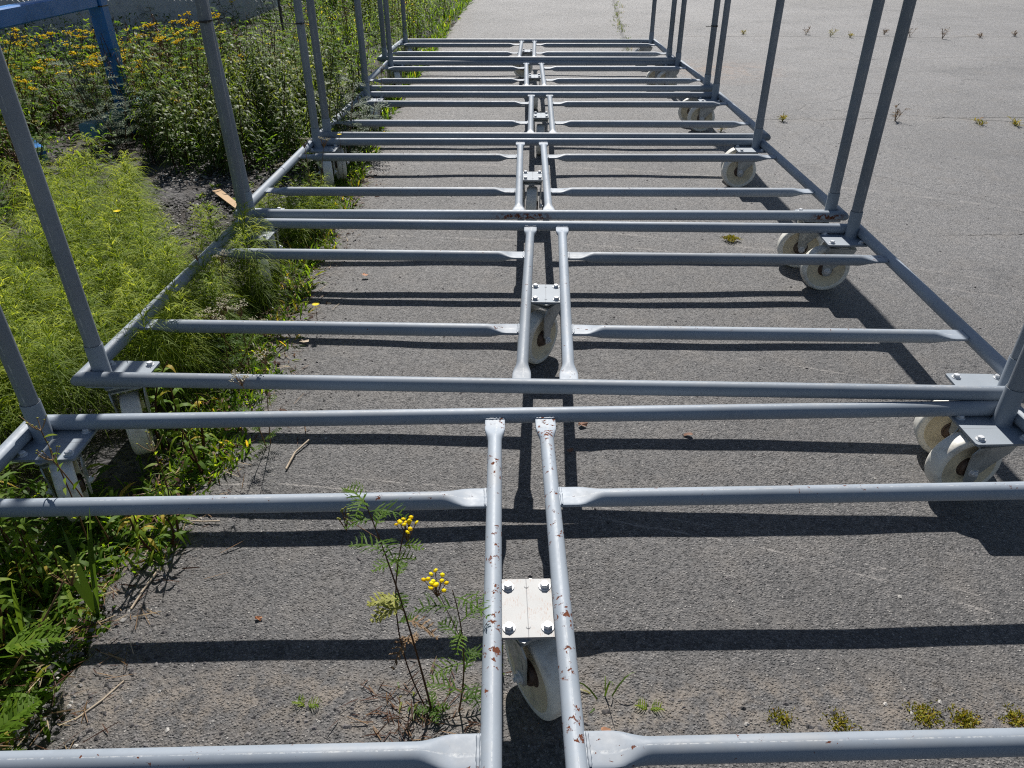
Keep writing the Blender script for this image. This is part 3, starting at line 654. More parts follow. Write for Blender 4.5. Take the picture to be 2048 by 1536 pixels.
def dry_stalk(h=.45, ns=7):
    st = FB()
    for i in range(ns):
        a = R.rand() * 6.28; e = np.array([math.cos(a) * .10 * R.rand(), math.sin(a) * .10 * R.rand(), h * (.6 + .5 * R.rand())]); b = e * [.3, .3, 0]
        pts = curve(b, e, n=6); st.stem(pts, .0028, .001, .1 + .5 * R.rand()); n = 16; tt = .3 + .7 * R.rand(n); P = b + (e - b) * tt[:, None]
        st.blades(P, rdir(n, -10, 60), .025 + .03 * R.rand(n), .004, .8, 2, [.5, 1, .1], tint=R.rand(n) * .8)
    o = empty('dry_weed'); st.build('stems', ML_d, o); return o
def silver(h=.5):
    st, lf = FB(), FB()
    for i in range(4):
        a = R.rand() * 6.28; e = np.array([math.cos(a) * .12, math.sin(a) * .12, h * (.7 + .4 * R.rand())]); pts = curve(e * [.1, .1, 0], e, n=6); st.stem(pts, .003, .001, .6)
        for q in range(13):
            tt = .15 + .8 * q / 13; an = q * 2.4; feather(lf, pts[0] + (pts[-1] - pts[0]) * tt, (math.cos(an), math.sin(an), .5), .09, R.rand(), 5, .4, .008)
    o = empty('mugwort_plant'); st.build('stem', ML_d, o); lf.build('leaves', ML_s, o); return o
def yarrow(h=.35, ns=2, name='yarrow_plant'):
    st, lf, fl = FB(), FB(), FB()
    for i in range(ns):
        e = np.array([R.randn() * .04, R.randn() * .04, h * (.75 + .35 * R.rand())]); pts = curve(e * [.1, .1, 0], e, n=6); st.stem(pts, .0022, .0012, .65)
        for k in range(11):
            a = R.rand() * 6.28; c = e + np.array([math.cos(a), math.sin(a), 0]) * .034 * math.sqrt(R.rand()) + [0, 0, .012 + R.rand() * .006]; st.stem(curve(e - [0, 0, .03], c, n=3), .001, .0006, .65)
            m = 8; fl.discs(c + np.stack([R.randn(m) * .0055, R.randn(m) * .0055, R.randn(m) * .0015], 1), .0026)
        for q in range(7):
            tt = .1 + .7 * q / 7; an = q * 2.4; feather(lf, pts[0] + (pts[-1] - pts[0]) * tt, (math.cos(an), math.sin(an), .8), .06, .5 * R.rand() + .2, 6, .3, .004)
    o = empty(name); st.build('stem', ML_d, o); lf.build('leaves', ML, o); fl.build('flower_heads', ML_y, o); return o
def place(protos, spots, label, cat, group, smin=.85, smax=1.15, lean=.10):
    used = set(); out = []
    for i, (x, y) in enumerate(spots):
        k = i % len(protos); o = protos[k] if k not in used else copy_tree(protos[k]); used.add(k)
        o.location = (x, y, -.03); s = smin + (smax - smin) * R.rand(); o.scale = (s, s, s); o.rotation_euler = (R.randn() * lean, R.randn() * lean, R.rand() * 6.28)
        tag(o, label, cat, group); out.append(o)
    return out
def scatter(n, poly, mind=0.0):
    """random points in a ground polygon"""
    P = np.array(poly); lo, hi = P.min(0), P.max(0); out = []; tries = 0
    while len(out) < n and tries < n * 400:
        tries += 1; q = lo + R.rand(2) * (hi - lo); ins = False; j = len(P) - 1
        for i in range(len(P)):
            if (P[i, 1] > q[1]) != (P[j, 1] > q[1]) and q[0] < (P[j, 0] - P[i, 0]) * (q[1] - P[i, 1]) / (P[j, 1] - P[i, 1]) + P[i, 0]: ins = not ins
            j = i
        if ins and not (abs(q[0] + 2.6) < .26 and 3.95 < q[1] < 4.95) and (mind == 0 or all((q[0] - a) ** 2 + (q[1] - b) ** 2 > mind * mind for a, b in out)): out.append((q[0], q[1]))
    return out
# ---- horsetail carpet
HT = [(-1.02, 1.25), (-1.62, 1.15), (-2.3, 1.9), (-2.1, 2.6), (-2.1, 3.0), (-2.3, 3.25), (-2.2, 3.6), (-1.95, 3.65), (-1.62, 3.1), (-1.36, 2.62), (-1.1, 2.75), (-.96, 2.6), (-.98, 2.1), (-1.05, 1.75)]
def horsetail(fb, x, y, h, lean):
    n = int(h / .024); tt = .16 + .84 * np.arange(n) / n; tip = np.array([x + lean[0] * h, y + lean[1] * h, h - .03]); pts = curve((x, y, -.03), tip, (0, 0, 0), 5)
    fb.stem(pts, .0019, .0008, .55); nb = 8
    P = np.repeat(pts[0] + (pts[-1] - pts[0]) * tt[:, None], nb, 0); T = np.repeat(tt, nb); m = len(P); an = R.rand(m) * 6.28
    el = .25 + .85 * T ** 2 + R.randn(m) * .12; Dd = np.stack([np.cos(an) * np.cos(el), np.sin(an) * np.cos(el), np.sin(el)], 1)
    L = (.145 * np.sin(np.pi * np.clip(.12 + T * .80, 0, 1)) + .012) * (.75 + .5 * R.rand(m)) * (h / .34)
    ti = np.clip(.12 + .62 * T + .1 * R.randn() + R.randn(m) * .16, 0, 1); dr = .55 + R.rand(m) * .35
    fb.blades(P, Dd, L, .0024, dr, 3, [1, 1, .8, .3], tint=ti)
    # branchlets
    for q in (.28, .58):
        Q = P + Dd * (L * q)[:, None] - np.array([0, 0, 1]) * (dr * L * q * q)[:, None]; da = R.choice([-1, 1], m) * (.5 + .5 * R.rand(m))
        ca, sa = np.cos(da), np.sin(da); D2 = np.stack([Dd[:, 0] * ca - Dd[:, 1] * sa, Dd[:, 0] * sa + Dd[:, 1] * ca, Dd[:, 2] - .2], 1)
        fb.blades(Q, D2, L * .50 * (1.1 - q), .0019, .9, 2, [1, .8, .2], tint=np.clip(ti + .05, 0, 1))
fb = FB()
for x, y in [q for q in scatter(225, HT, .055) if not (-1.28 < q[0] and q[1] < 1.72)]:
    h = .27 + .10 * R.rand() - .06 * (y < 1.5); horsetail(fb, x, y, h, (.10 * R.randn(), -.10 + .12 * R.randn()))
for x, y in scatter(26, [(-1.22, 3.15), (-.92, 3.05), (-.92, 3.5), (-1.12, 3.6)], .05): horsetail(fb, x, y, .17 + .06 * R.rand(), (.1 * R.randn(), -.1))
o = fb.build('horsetail_carpet', ML_h); tag(o, 'feathery bright green horsetail growing around the trolley legs', 'horsetail', kind='stuff')
# ---- tall tansy in bloom behind, left
pt = [tansy(.50, 5), tansy(.44, 6, .2), tansy(.54, 5), tansy(.48, 5, .14, leafn=13), tansy(.40, 5, .2)]
sp1 = scatter(24, [(-2.25, 4.3), (-3.9, 4.2), (-4.4, 6.0), (-2.8, 6.7), (-2.0, 6.2)], .28)
place(pt, sp1, 'tansy plant with flat yellow button flowers in the weed bank behind the blue steel frame', 'tansy', 'flowering tansy plants in the weed bank')
pg = [tansy(.50, 6, .2, False, 13, .6), tansy(.42, 6, .2, False, 12, .7), tansy(.55, 5, .18, False, 13, .5)]
place(pg, scatter(58, [(-2.05, 4.4), (-3.9, 4.2), (-4.4, 6.0), (-2.8, 6.9), (-1.3, 6.9), (-1.4, 5.6)], .17), 'feathery green tansy not yet in flower in the weed bank', 'tansy', 'unflowered tansy plants in the weed bank')
place(pg, scatter(18, [(-2.35, 2.7), (-3.1, 2.6), (-3.5, 3.9), (-2.55, 4.0)], .16), 'low feathery green weed at the left picture edge beside the horsetail', 'weed', 'feathery weeds left of the horsetail', .45, .75)
pt2 = [tansy(.66, 4, .14, True, 11, .3), tansy(.75, 4, .16, True, 10, .35)]
sp2 = scatter(18, [(-1.75, 6.2), (-2.9, 8.1), (-5.5, 9), (-4.5, 13), (-1.6, 12), (-1.5, 8.5)], .35)
place(pt2, sp2, 'tansy plant with yellow flowers in the far weed bank beyond the trolley posts', 'tansy', 'tansy plants in the far weed bank')
# ---- leafy willowherb behind the gravel patch
pw = [willow(.50, 4), willow(.42, 4), willow(.55, 3), willow(.36, 4, .12)]
sp3 = scatter(38, [(-2.25, 4.35), (-1.75, 4.15), (-1.1, 4.1), (-1.12, 5.3), (-1.5, 5.6), (-2.3, 5.4)], .15)
place(pw, sp3, 'dark green leafy willowherb with drooping narrow leaves behind the bare gravel patch', 'willowherb', 'willowherb plants behind the gravel patch')
pw2 = [willow(.50, 4, .12, .07, .009, ML, 'leafy_weed', .15), willow(.62, 4, .14, .06, .008, ML, 'leafy_weed', .22), willow(.40, 5, .14, .06, .009, ML, 'leafy_weed', .1)]
sp4 = scatter(60, [(-1.08, 5.0), (-1.7, 5.6), (-1.9, 8), (-2.6, 13.5), (-1.12, 13.5), (-1.15, 8)], .17)
place(pw2, sp4, 'yellow-green leafy weed at the ragged asphalt edge beyond the trolleys', 'weed', 'leafy weeds along the far asphalt edge')
pd = [dry_stalk(.5), dry_stalk(.38), dry_stalk(.6, 9)]
sp5 = scatter(16, [(-2.35, 2.7), (-3.1, 2.6), (-3.5, 3.9), (-2.5, 3.9)], .13) + scatter(34, [(-2.0, 4.5), (-3.6, 4.3), (-3.2, 7), (-1.7, 6.5)], .2) + scatter(14, [(-1.2, 6), (-2.2, 7), (-2.4, 12), (-1.1, 12)], .3)
place(pd, sp5, 'red-brown dried weed stalks standing among the green weeds', 'dry weed', 'dried weed stalks in the weed bank')
ps = [silver(.5), silver(.38)]
place(ps, [(-2.62, 4.75), (-2.45, 4.9), (-2.72, 4.85), (-2.5, 4.65), (-1.05, 4.35), (-1.0, 4.55)], 'grey-green silvery mugwort with feathered leaves', 'mugwort', 'silvery mugwort plants')
# tall background bushes
pb = [willow(1.05, 9, .5, .11, .016, ML, 'weed_bush', .05), willow(.9, 9, .45, .10, .015, ML_w, 'weed_bush', .0)]
sp6 = scatter(40, [(-2.3, 9.5), (-8.5, 9), (-8, 16), (-1.9, 16), (-1.5, 12.5)], .5)
place(pb, sp6, 'tall dense green weed bush at the back of the weed bank', 'weed bush', 'tall weed bushes at the back of the weed bank', .9, 1.4)
py_ = [yarrow(.38, 2), yarrow(.30, 3), yarrow(.45, 2)]
for (x, y), lab in zip([(-.93, 1.98), (-.88, 2.02), (-1.02, 2.2), (-.70, 1.62), (-.98, 3.35), (-1.08, 3.7), (-1.0, 5.2), (-1.35, 8.4), (-1.30, 9.4), (-1.15, 8.9), (-1.2, 7.4)],
        ['cream yarrow with fading umbels beside the left end of the second trolley', 'cream yarrow leaning onto the asphalt by the double shadow', 'cream yarrow rising in front of the second trolley slat', 'small cream yarrow head low over the asphalt below the near bars',
         'cream yarrow among horsetail under the third trolley', 'cream yarrow seed heads behind the third trolley slat', 'cream yarrow in front of the paired posts of the fourth and fifth trolleys', 'white flowering yarrow in the far verge, left of three', 'white flowering yarrow in the far verge, farthest of three', 'white flowering yarrow in the far verge, right of three', 'white yarrow beside the far left trolley post']):
    place([copy_tree(py_[R.randint(3)])], [(x, y)], lab, 'yarrow', 'yarrow plants with pale umbels', .7, 1.0, .15)
for o in py_:
    for ch in list(o.children): bpy.data.objects.remove(ch)
    bpy.data.objects.remove(o)
# ---- undergrowth that fills the bank
fb = FB()
def under(fb, n, poly, h, L, Wd, t0, el=(10, 75)):
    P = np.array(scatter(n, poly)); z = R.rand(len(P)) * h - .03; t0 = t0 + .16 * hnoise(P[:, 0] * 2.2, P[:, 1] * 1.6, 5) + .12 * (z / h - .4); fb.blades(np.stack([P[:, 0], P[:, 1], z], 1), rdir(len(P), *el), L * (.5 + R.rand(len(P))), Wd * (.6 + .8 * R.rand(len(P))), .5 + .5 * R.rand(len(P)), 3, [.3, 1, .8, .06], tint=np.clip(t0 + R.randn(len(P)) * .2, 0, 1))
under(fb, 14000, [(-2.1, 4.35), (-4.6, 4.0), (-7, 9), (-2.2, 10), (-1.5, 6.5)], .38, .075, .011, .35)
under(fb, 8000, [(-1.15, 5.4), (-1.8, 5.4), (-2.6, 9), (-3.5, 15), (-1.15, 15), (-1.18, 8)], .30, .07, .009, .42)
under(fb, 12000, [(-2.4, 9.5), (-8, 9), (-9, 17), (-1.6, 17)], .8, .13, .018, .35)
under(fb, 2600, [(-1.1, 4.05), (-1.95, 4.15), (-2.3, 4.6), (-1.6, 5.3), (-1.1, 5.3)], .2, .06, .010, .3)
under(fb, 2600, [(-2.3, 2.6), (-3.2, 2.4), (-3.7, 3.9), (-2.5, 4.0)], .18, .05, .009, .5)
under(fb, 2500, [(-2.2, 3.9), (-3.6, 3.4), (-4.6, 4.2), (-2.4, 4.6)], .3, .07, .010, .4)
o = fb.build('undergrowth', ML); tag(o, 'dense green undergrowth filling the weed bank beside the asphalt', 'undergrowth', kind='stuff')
# ---- low herbs and grass along the asphalt edge
fb = FB(); fg = FB()
def strip(n, y0, y1, wd, off=0.0):
    y = y0 + R.rand(n) * (y1 - y0); clump = .5 + .5 * np.sin(y * 9 + 2 * np.sin(y * 4)); x = edge(y) + off + .05 * clump - np.abs(R.randn(n)) * wd; return np.stack([x, y, np.full(n, -.025)], 1)
P = strip(2600, 1.15, 2.0, .10, .07); fb.blades(P, rdir(len(P), 25, 80), .045 + .05 * R.rand(len(P)), .0065, .4, 3, [.4, 1, .8, .06], tint=np.clip(.55 + R.randn(len(P)) * .22, 0, 1))
P = strip(2200, 2.0, 4.2, .10, .05); fb.blades(P, rdir(len(P), 15, 80), .04 + .07 * R.rand(len(P)), .007, .4, 3, [.4, 1, .8, .06], tint=np.clip(.6 + R.randn(len(P)) * .25, 0, 1))
P = strip(2000, 4.2, 10, .10, .01); fb.blades(P, rdir(len(P), 15, 85), .06 + .10 * R.rand(len(P)), .009, .4, 3, [.4, 1, .8, .06], tint=np.clip(.45 + R.randn(len(P)) * .25, 0, 1))
P = strip(900, 10, 17, .2, .0); fb.blades(P, rdir(len(P), 30, 85), .12 + .12 * R.rand(len(P)), .012, .4, 3, tint=np.clip(.42 + R.randn(len(P)) * .25, 0, 1))
for pl_, n in (([(-.84, 1.05), (-.90, 1.35), (-1.1, 1.45), (-1.75, 1.25), (-1.5, .5), (-1.0, .55), (-.9, .75)], 3000),):
    P = np.array(scatter(n, pl_)); P = np.c_[P, np.full(n, -.03) + R.rand(n) * .14 * np.clip((-.86 - P[:, 0]) * 3, 0, 1)]
    fb.blades(P, rdir(n, 10, 70), .045 + .05 * R.rand(n), .010, .5, 3, [.3, 1, .8, .06], tint=np.clip(.5 + R.randn(n) * .22, 0, 1))
for x, y in scatter(9, [(-1.3, 3.5), (-1.7, 3.6), (-1.75, 4.05), (-1.3, 4.1)], .06) + [(-1.42, 3.55), (-1.22, 3.3), (-1.52, 3.75)]:
    n = 14; fb.blades(np.array([(x, y, -.03)] * n) + R.randn(n, 3) * [.012, .012, 0], rdir(n, 15, 60), .05, .008, .5, 3, tint=.5 + .5 * R.rand(n))
o = fb.build('low_herbs', ML); tag(o, 'low yellow-green herbs creeping over the ragged asphalt edge', 'herbs', kind='stuff')
def tuft(fb, x, y, n, h, wd, sp=.02, tint=.5, lean=0):
    B = np.array([(x, y, -.02)] * n) + R.randn(n, 3) * [sp, sp, 0]; fb.blades(B, rdir(n, 50, 86) + [lean, 0, 0], h * (.5 + .6 * R.rand(n)), wd, .35 + .5 * R.rand(n), 5, np.interp(np.linspace(0, 1, 6), [0, .3, .7, 1], [.7, 1, .7, .05]), tint=np.clip(tint + R.randn(n) * .2, 0, 1))
for x, y in scatter(60, [(-.86, 1.5), (-1.05, 1.5), (-1.12, 3.2), (-1.0, 4.2), (-.92, 4.2), (-.88, 2.6)], .04): tuft(fg, x, y, 9, .17, .0035, tint=.5)
for x, y in scatter(60, [(-1.0, 4.5), (-1.2, 4.5), (-1.9, 13), (-1.0, 13)], .1): tuft(fg, x, y, 10, .30, .005, .04, .6)
for x, y in scatter(26, [(-.92, 1.1), (-1.4, 1.2), (-1.5, .6), (-1.0, .7)], .07): tuft(fg, x, y, 6, .18, .004, tint=.4)
for k in range(40):
    y = 8.2 + 7 * R.rand() ** 1.2; x = .38 + .078 * y + R.randn() * .03; tuft(fg, x, y, 9, .12, .006, .03, .7)
for x, y in [(1.24, 7.35), (1.28, 7.3), (1.2, 7.42)]: tuft(fg, x, y, 16, .07, .006, .03, .75)
o = fg.build('grass', ML_g); tag(o, 'thin grass tufts along the asphalt edge and joint', 'grass', kind='stuff')
# ---- foreground plants bottom left
def broad_grass(blades_, name='grass_clump'):
    f = FB()
    for b, e, wd, dr in blades_:
        b = np.array(b, float); e = np.array(e, float); d = e - b; L = np.linalg.norm(d); d2 = d + np.array([0, 0, dr * L]); f.blades([b], [d2], np.linalg.norm(d2), wd, dr * .95, 9, np.interp(np.linspace(0, 1, 10), [0, .25, .6, 1], [.6, 1, .75, .03]), twist=R.randn() * .4, tint=.25 + .3 * R.rand())
    return f.build(name, ML_g)
def gb(bs, tips, z): return [(bz(*bs, -.01), bz(u, v, z_), w_, dr) for u, v, z_, w_, dr in tips]
o = broad_grass(gb((197, 1235), [(120, 1045, .20, .014, .2), (172, 1040, .22, .010, .2), (186, 1150, .12, .009, .2), (82, 1068, .17, .011, .25), (178, 1012, .24, .010, .15), (120, 1190, .10, .008, .8), (150, 1215, .06, .007, .9)], 0))
tag(o, 'clump of long broad blue-green grass blades beside the near trolley slat', 'grass clump', 'broad grass clumps bottom left')
o = broad_grass(gb((62, 1310), [(18, 1150, .20, .013, .25), (38, 1190, .18, .012, .3), (5, 1210, .16, .011, .4), (52, 1240, .12, .010, .3)], 0))
tag(o, 'clump of broad grass blades at the left picture edge among leafy weeds', 'grass clump', 'broad grass clumps bottom left')
pn = [willow(.24, 3, .06, .06, .011, ML, 'leafy_weed', .25), willow(.29, 3, .07, .058, .010, ML, 'leafy_weed', .2), willow(.17, 4, .08, .05, .008, ML, 'leafy_weed', .3)]
place(pn, scatter(26, [(-.98, 1.15), (-1.3, 1.2), (-1.35, .85), (-1.08, .66), (-1.0, .85)], .055), 'short leafy green weed in the near left corner beside the trolley rail', 'weed', 'short leafy weeds near the camera', .8, 1.2)
place([copy_tree(pn[2])] , [(-.80, 1.23)], 'small yellowing weed on the asphalt edge left of the centre bars, nearest the camera', 'weed', 'edge weeds'); place([copy_tree(pn[2])], [(-.86, 1.52)], 'small bushy weed under the pair of near end bars', 'weed', 'edge weeds', 1, 1.2); place([copy_tree(pn[0])], [(-.97, 1.62)], 'leafy weed against the left wheel of the second trolley', 'weed', 'edge weeds')
def fern_tansy(base, fronds, heads=()):
    st, lf, fl = FB(), FB(), FB()
    for p, d, L, ti in fronds:
        st.stem(curve(base, p, n=4), .003, .0015, .6); feather(lf, np.array(p), d, L, ti, 11, .35, .011)
    for p in heads:
        st.stem(curve(base, p, (.01, 0, 0), n=6), .003, .0015, .65)
        for k in range(16):
            q = np.array(p) + [R.randn() * .016, R.randn() * .016, R.rand() * .012]; st.stem(curve(np.array(p) - [0, 0, .03], q, n=3), .0008, .0006, .7); fl.discs([q], .0034)
    o = empty('tansy_plant'); st.build('stem', ML_d, o); lf.build('leaves', ML, o)
    if heads: fl.build('flower_buds', leafbud, o)
    return o
leafbud = leafmat('green_buds', [(0, (.20, .22, .04)), (1, (.42, .40, .10))], .3, .6, 1.2)
o = fern_tansy((-1.0, .82, -.03), [((-.96, .80, .08), (.5, -.5, .5), .11, .6), ((-1.03, .78, .10), (-.1, -1, .5), .11, .7), ((-.95, .86, .10), (1, .3, .4), .12, .65)], [(-.86, .98, .17), (-.98, .90, .19)])
tag(o, 'fern-leaved tansy with green bud clusters leaning over the near left asphalt edge', 'tansy', 'tansy plants near the camera')
o = fern_tansy((-.93, .62, -.03), [((-.92, .63, .06), (.3, -.2, .8), .11, .6), ((-.95, .66, .08), (-.3, .5, .6), .11, .55), ((-.90, .66, .03), (.9, .4, .4), .10, .6), ((-.98, .60, .06), (-.8, .1, .5), .14, .65), ((-.90, .70, .05), (.6, .8, .6), .12, .6)])
tag(o, 'fern-leaved tansy without flowers in the bottom left corner', 'tansy', 'tansy plants near the camera')
def spindly(base, tip, heads, name='budding_weed'):
    st, lf, fl = FB(), FB(), FB(); st.stem(curve(base, tip, (0, .01, .0), 7), .0022, .0013, .5); tip = np.array(tip)
    for k in range(heads):
        a = R.rand() * 6.28; q = tip + np.array([math.cos(a) * .028, math.sin(a) * .028, .025 + .02 * R.rand()]) * (.5 + .6 * R.rand()); st.stem(curve(tip, q, (0, 0, -.004), 4), .001, .0009, .8); fl.discs([q], .0026)
    B = np.array(base) + (tip - np.array(base)) * np.linspace(.2, .95, 7)[:, None]; lf.blades(B, rdir(7, 20, 60), .035, .007, .4, 3, tint=.6 + .3 * R.rand(7))
    o = empty(name); st.build('stem', ML_d, o); lf.build('leaves', ML, o); fl.build('flower_buds', leafbud, o); return o
for b, t_, lab in [((-.99, 1.22, -.02), (-.955, 1.18, .36), 'spindly budding weed rising in front of the left end of the paired near bars'), ((-.95, 1.24, -.02), (-.94, 1.16, .30), 'spindly budding weed over the corner caster plate, shorter of two by the post'),
                   ((-.86, 1.36, -.02), (-.80, 1.27, .24), 'spindly budding weed in front of the second trolley left wheel'), ((-1.06, 1.12, -.02), (-1.08, 1.1, .26), 'spindly budding weed at the far left below the caster plate')]:
    tag(spindly(b, t_, 8), lab, 'weed', 'spindly budding weeds')
# ---- tansy in the middle foreground
st, lf, fl, fl2 = FB(), FB(), FB(), FB()
def along(pts, tt): return np.array([np.interp(tt, np.linspace(0, 1, len(pts)), pts[:, k]) for k in range(3)])
b0 = bz(866, 1432, -.01); s1 = curve(b0, bz(728, 1000, .43), (.004, .0, .03), 12); s2 = curve(np.array(b0) + [-.01, .008, 0], bz(812, 1052, .36), (-.035, .0, .0), 12); s3 = curve(np.array(b0) + [.045, .0, 0], bz(905, 1180, .26), (.015, 0, 0), 10)
st.stem(s1, .0026, .0012, .42); st.stem(s2, .0019, .001, .25); st.stem(s3, .0019, .001, .55)
for s_, ts, Ls in ((s1, (.68, .74, .80, .86, .90, .94, .97, 1.0), .060), (s2, (.50, .58, .66, .74, .82, .90), .044), (s3, (.12, .2, .28, .36, .44, .52, .60, .68, .76, .86, .95), .070)):
    for i, tt in enumerate(ts):
        an = i * 2.4 + .4; feather(lf, along(s_, tt), (math.cos(an), .8 * math.sin(an), .5), Ls * (.7 + .5 * R.rand()), .30 + .3 * R.rand(), 6, .5, .0042)
for i in range(4): an = i * 1.7; feather(lf, np.array(b0) + [0, 0, .02], (math.cos(an), math.sin(an), .5), .035, .4, 5, .3, .005)
for i, tt in enumerate((.30, .36, .42)): an = i * 2.1 + 2; feather(st, along(s1, tt), (math.cos(an), math.sin(an), .1), .05, .7, 6, .9, .006)
for i in range(3): an = i * 2.1 + 2; feather(fl2, along(s1, .46 + .03 * i), (-abs(math.cos(an)), math.sin(an) * .4, .1), .055, .4, 6, .3, .008)
def corymb(c, n, r, rr, f=None):
    c = np.array(c)
    for k in range(n):
        a = R.rand() * 6.28; q = c + np.array([math.cos(a), math.sin(a), 0]) * r * math.sqrt(R.rand()) + [0, 0, R.rand() * .006]; st.stem(curve(c - [0, 0, .035], q, n=3), .0008, .0007, .55); (f or fl).discs([q], rr)
corymb(s2[-1] + [.0, 0, .0], 14, .018, .0044); corymb(np.array(bz(872, 1165, .27)), 15, .026, .0046); corymb(np.array(bz(688, 1030, .40)), 8, .016, .0030, fl2); st.stem(curve(along(s1, .8), np.array(bz(688, 1035, .38)), n=4), .001, .0008, .5); st.stem(curve(along(s3, .6), np.array(bz(872, 1175, .24)), n=4), .001, .0008, .5)
o = empty('tansy_plant'); st.build('stem', ML_d, o); lf.build('leaves', ML, o); fl.build('flower_heads', ML_f, o); fl2.build('flower_buds', leafbud, o)
tag(o, 'tall tansy with red stems and two clusters of yellow buttons growing through the nearest trolley', 'tansy', 'tansy plants near the camera')
# little plants in the foreground seam
f = FB(); tuft(f, *bz(1213, 1400, 0)[:2], 7, .17, .0038, .004, .45); o = f.build('grass_tuft', ML_g); tag(o, 'small upright grass tuft right of the near centre bars', 'grass tuft', 'grass tufts in the foreground')
f = FB(); tuft(f, *bz(820, 1400, 0)[:2], 12, .11, .0042, .008, .6); o = f.build('grass_tuft', ML_g); tag(o, 'bright grass tuft at the foot of the foreground tansy', 'grass tuft', 'grass tufts in the foreground')
f = FB(); tuft(f, *bz(1000, 1330, 0)[:2], 9, .10, .005, .006, .6); o = f.build('grass_tuft', ML_g); tag(o, 'yellowing grass tuft between the near centre bars beside the wheel', 'grass tuft', 'grass tufts in the foreground')
for (x, y, lab) in [(*bz(1297, 1425, 0)[:2], 'tiny fern-leaved seedling right of the centre bars'), (*bz(612, 1418, 0)[:2], 'tiny fern-leaved seedling on asphalt left of the foreground tansy')]:
    f = FB()
    for an in (.3, 2.5): feather(f, np.array([x, y, .004]), (math.cos(an), math.sin(an) * .8, 1.0), .042, .75, 7, .9, .0024)
    f.stem(curve((x, y, -.01), (x, y, .006), n=3), .001, .001, .5)
    o = f.build('seedling', ML); tag(o, lab, 'seedling', 'seedlings in the foreground')
for (x, y, r, lab) in [(*bz(1560, 1442, 0)[:2], .022, 'leftmost yellow-green moss cushion on the foreground seam'), (*bz(1680, 1452, 0)[:2], .026, 'second yellow-green moss cushion from the left on the seam'), (*bz(1848, 1436, 0)[:2], .030, 'largest yellow-green moss cushion on the foreground seam'), (*bz(1928, 1446, 0)[:2], .026, 'moss cushion touching the largest one on its right'), (*bz(2036, 1444, 0)[:2], .024, 'moss cushion at the right picture edge on the seam'), (*bz(1462, 478, 0)[:2], .03, 'flat moss patch on the asphalt between the third trolley slats')]:
    f = FB(); n = 520; a = R.rand(n) * 6.28; q = np.sqrt(R.rand(n)) * r * (.55 + .75 * np.sin(a * 2 + x * 9) ** 2 + .4 * np.sin(a * 5 + x * 31) ** 4); B = np.stack([x + np.cos(a) * q, y + np.sin(a) * q * .9, .001 + .007 * np.clip(1 - q / (r * 1.2), 0, 1) * R.rand(n)], 1)
    f.blades(B, rdir(n, 10, 85), .006 + .008 * R.rand(n), .0028, .2, 2, [.6, 1, .3], tint=np.clip(.55 + R.randn(n) * .25, 0, 1)); o = f.build('moss_cushion', ML_m); tag(o, lab, 'moss', 'moss cushions on the asphalt')
# dry weeds standing in the far cracks
def crackweed(x, y, h, green):
    f = FB()
    for k in range(5):
        e = np.array([x + R.randn() * h * .35, y + R.randn() * .03, h * (.5 + .5 * R.rand())]); b = np.array([x, y, -.01]); f.stem(curve(b, e, n=4), .0022, .001, .65 if not green else .5)
        m = 9; tt = R.rand(m); f.blades(b + (e - b) * (.3 + .7 * tt)[:, None], rdir(m, 10, 70), .03 + .03 * R.rand(m), .005, .3, 2, [.5, 1, .1], tint=.4 + .6 * R.rand(m))
    return f.build('crack_weed', ML_m if green else ML_d)
CW = [((1660, 72), .13, 1, 'green-yellow weed in the far crack, first right of the paired posts'), ((1700, 74), .07, 1, 'low yellow weed in the far crack beside a post'), ((1612, 68), .14, 0, 'thin dry stalk in the far crack left of the green weed'), ((1768, 68), .09, 0, 'dry weed in the far crack between the two tall right posts'), ((1820, 72), .20, 0, 'dry branching weed in the far crack just right of the tall posts'),
      ((1885, 76), .20, 0, 'bare branching weed in the far crack, larger of the right pair'), ((1960, 74), .05, 0, 'tiny dry weed in the far crack near the right edge'), ((2030, 72), .10, 0, 'dry weed in the far crack at the right picture edge'), ((1790, 240), .16, 0, 'reddish dry weed in the nearer crack beside the tall right post'), ((1960, 248), .05, 1, 'flat yellow-green weed in the nearer crack at right'),
      ((2030, 250), .05, 1, 'flat weed in the nearer crack at the right picture edge'), ((1565, 240), .05, 1, 'small green weed in the nearer crack beside the fourth trolley post'), ((1442, 262), .07, 1, 'small green weed beside the rail of the fourth trolley'), ((1486, 68), .06, 1, 'tiny green weed in the far crack just right of the fifth trolley posts')]
for (u, v), h, g, lab in CW:
    p = back(u, v); h *= .6; tag(crackweed(p[0], p[1], h, g), lab, 'weed', 'small weeds in the asphalt cracks')
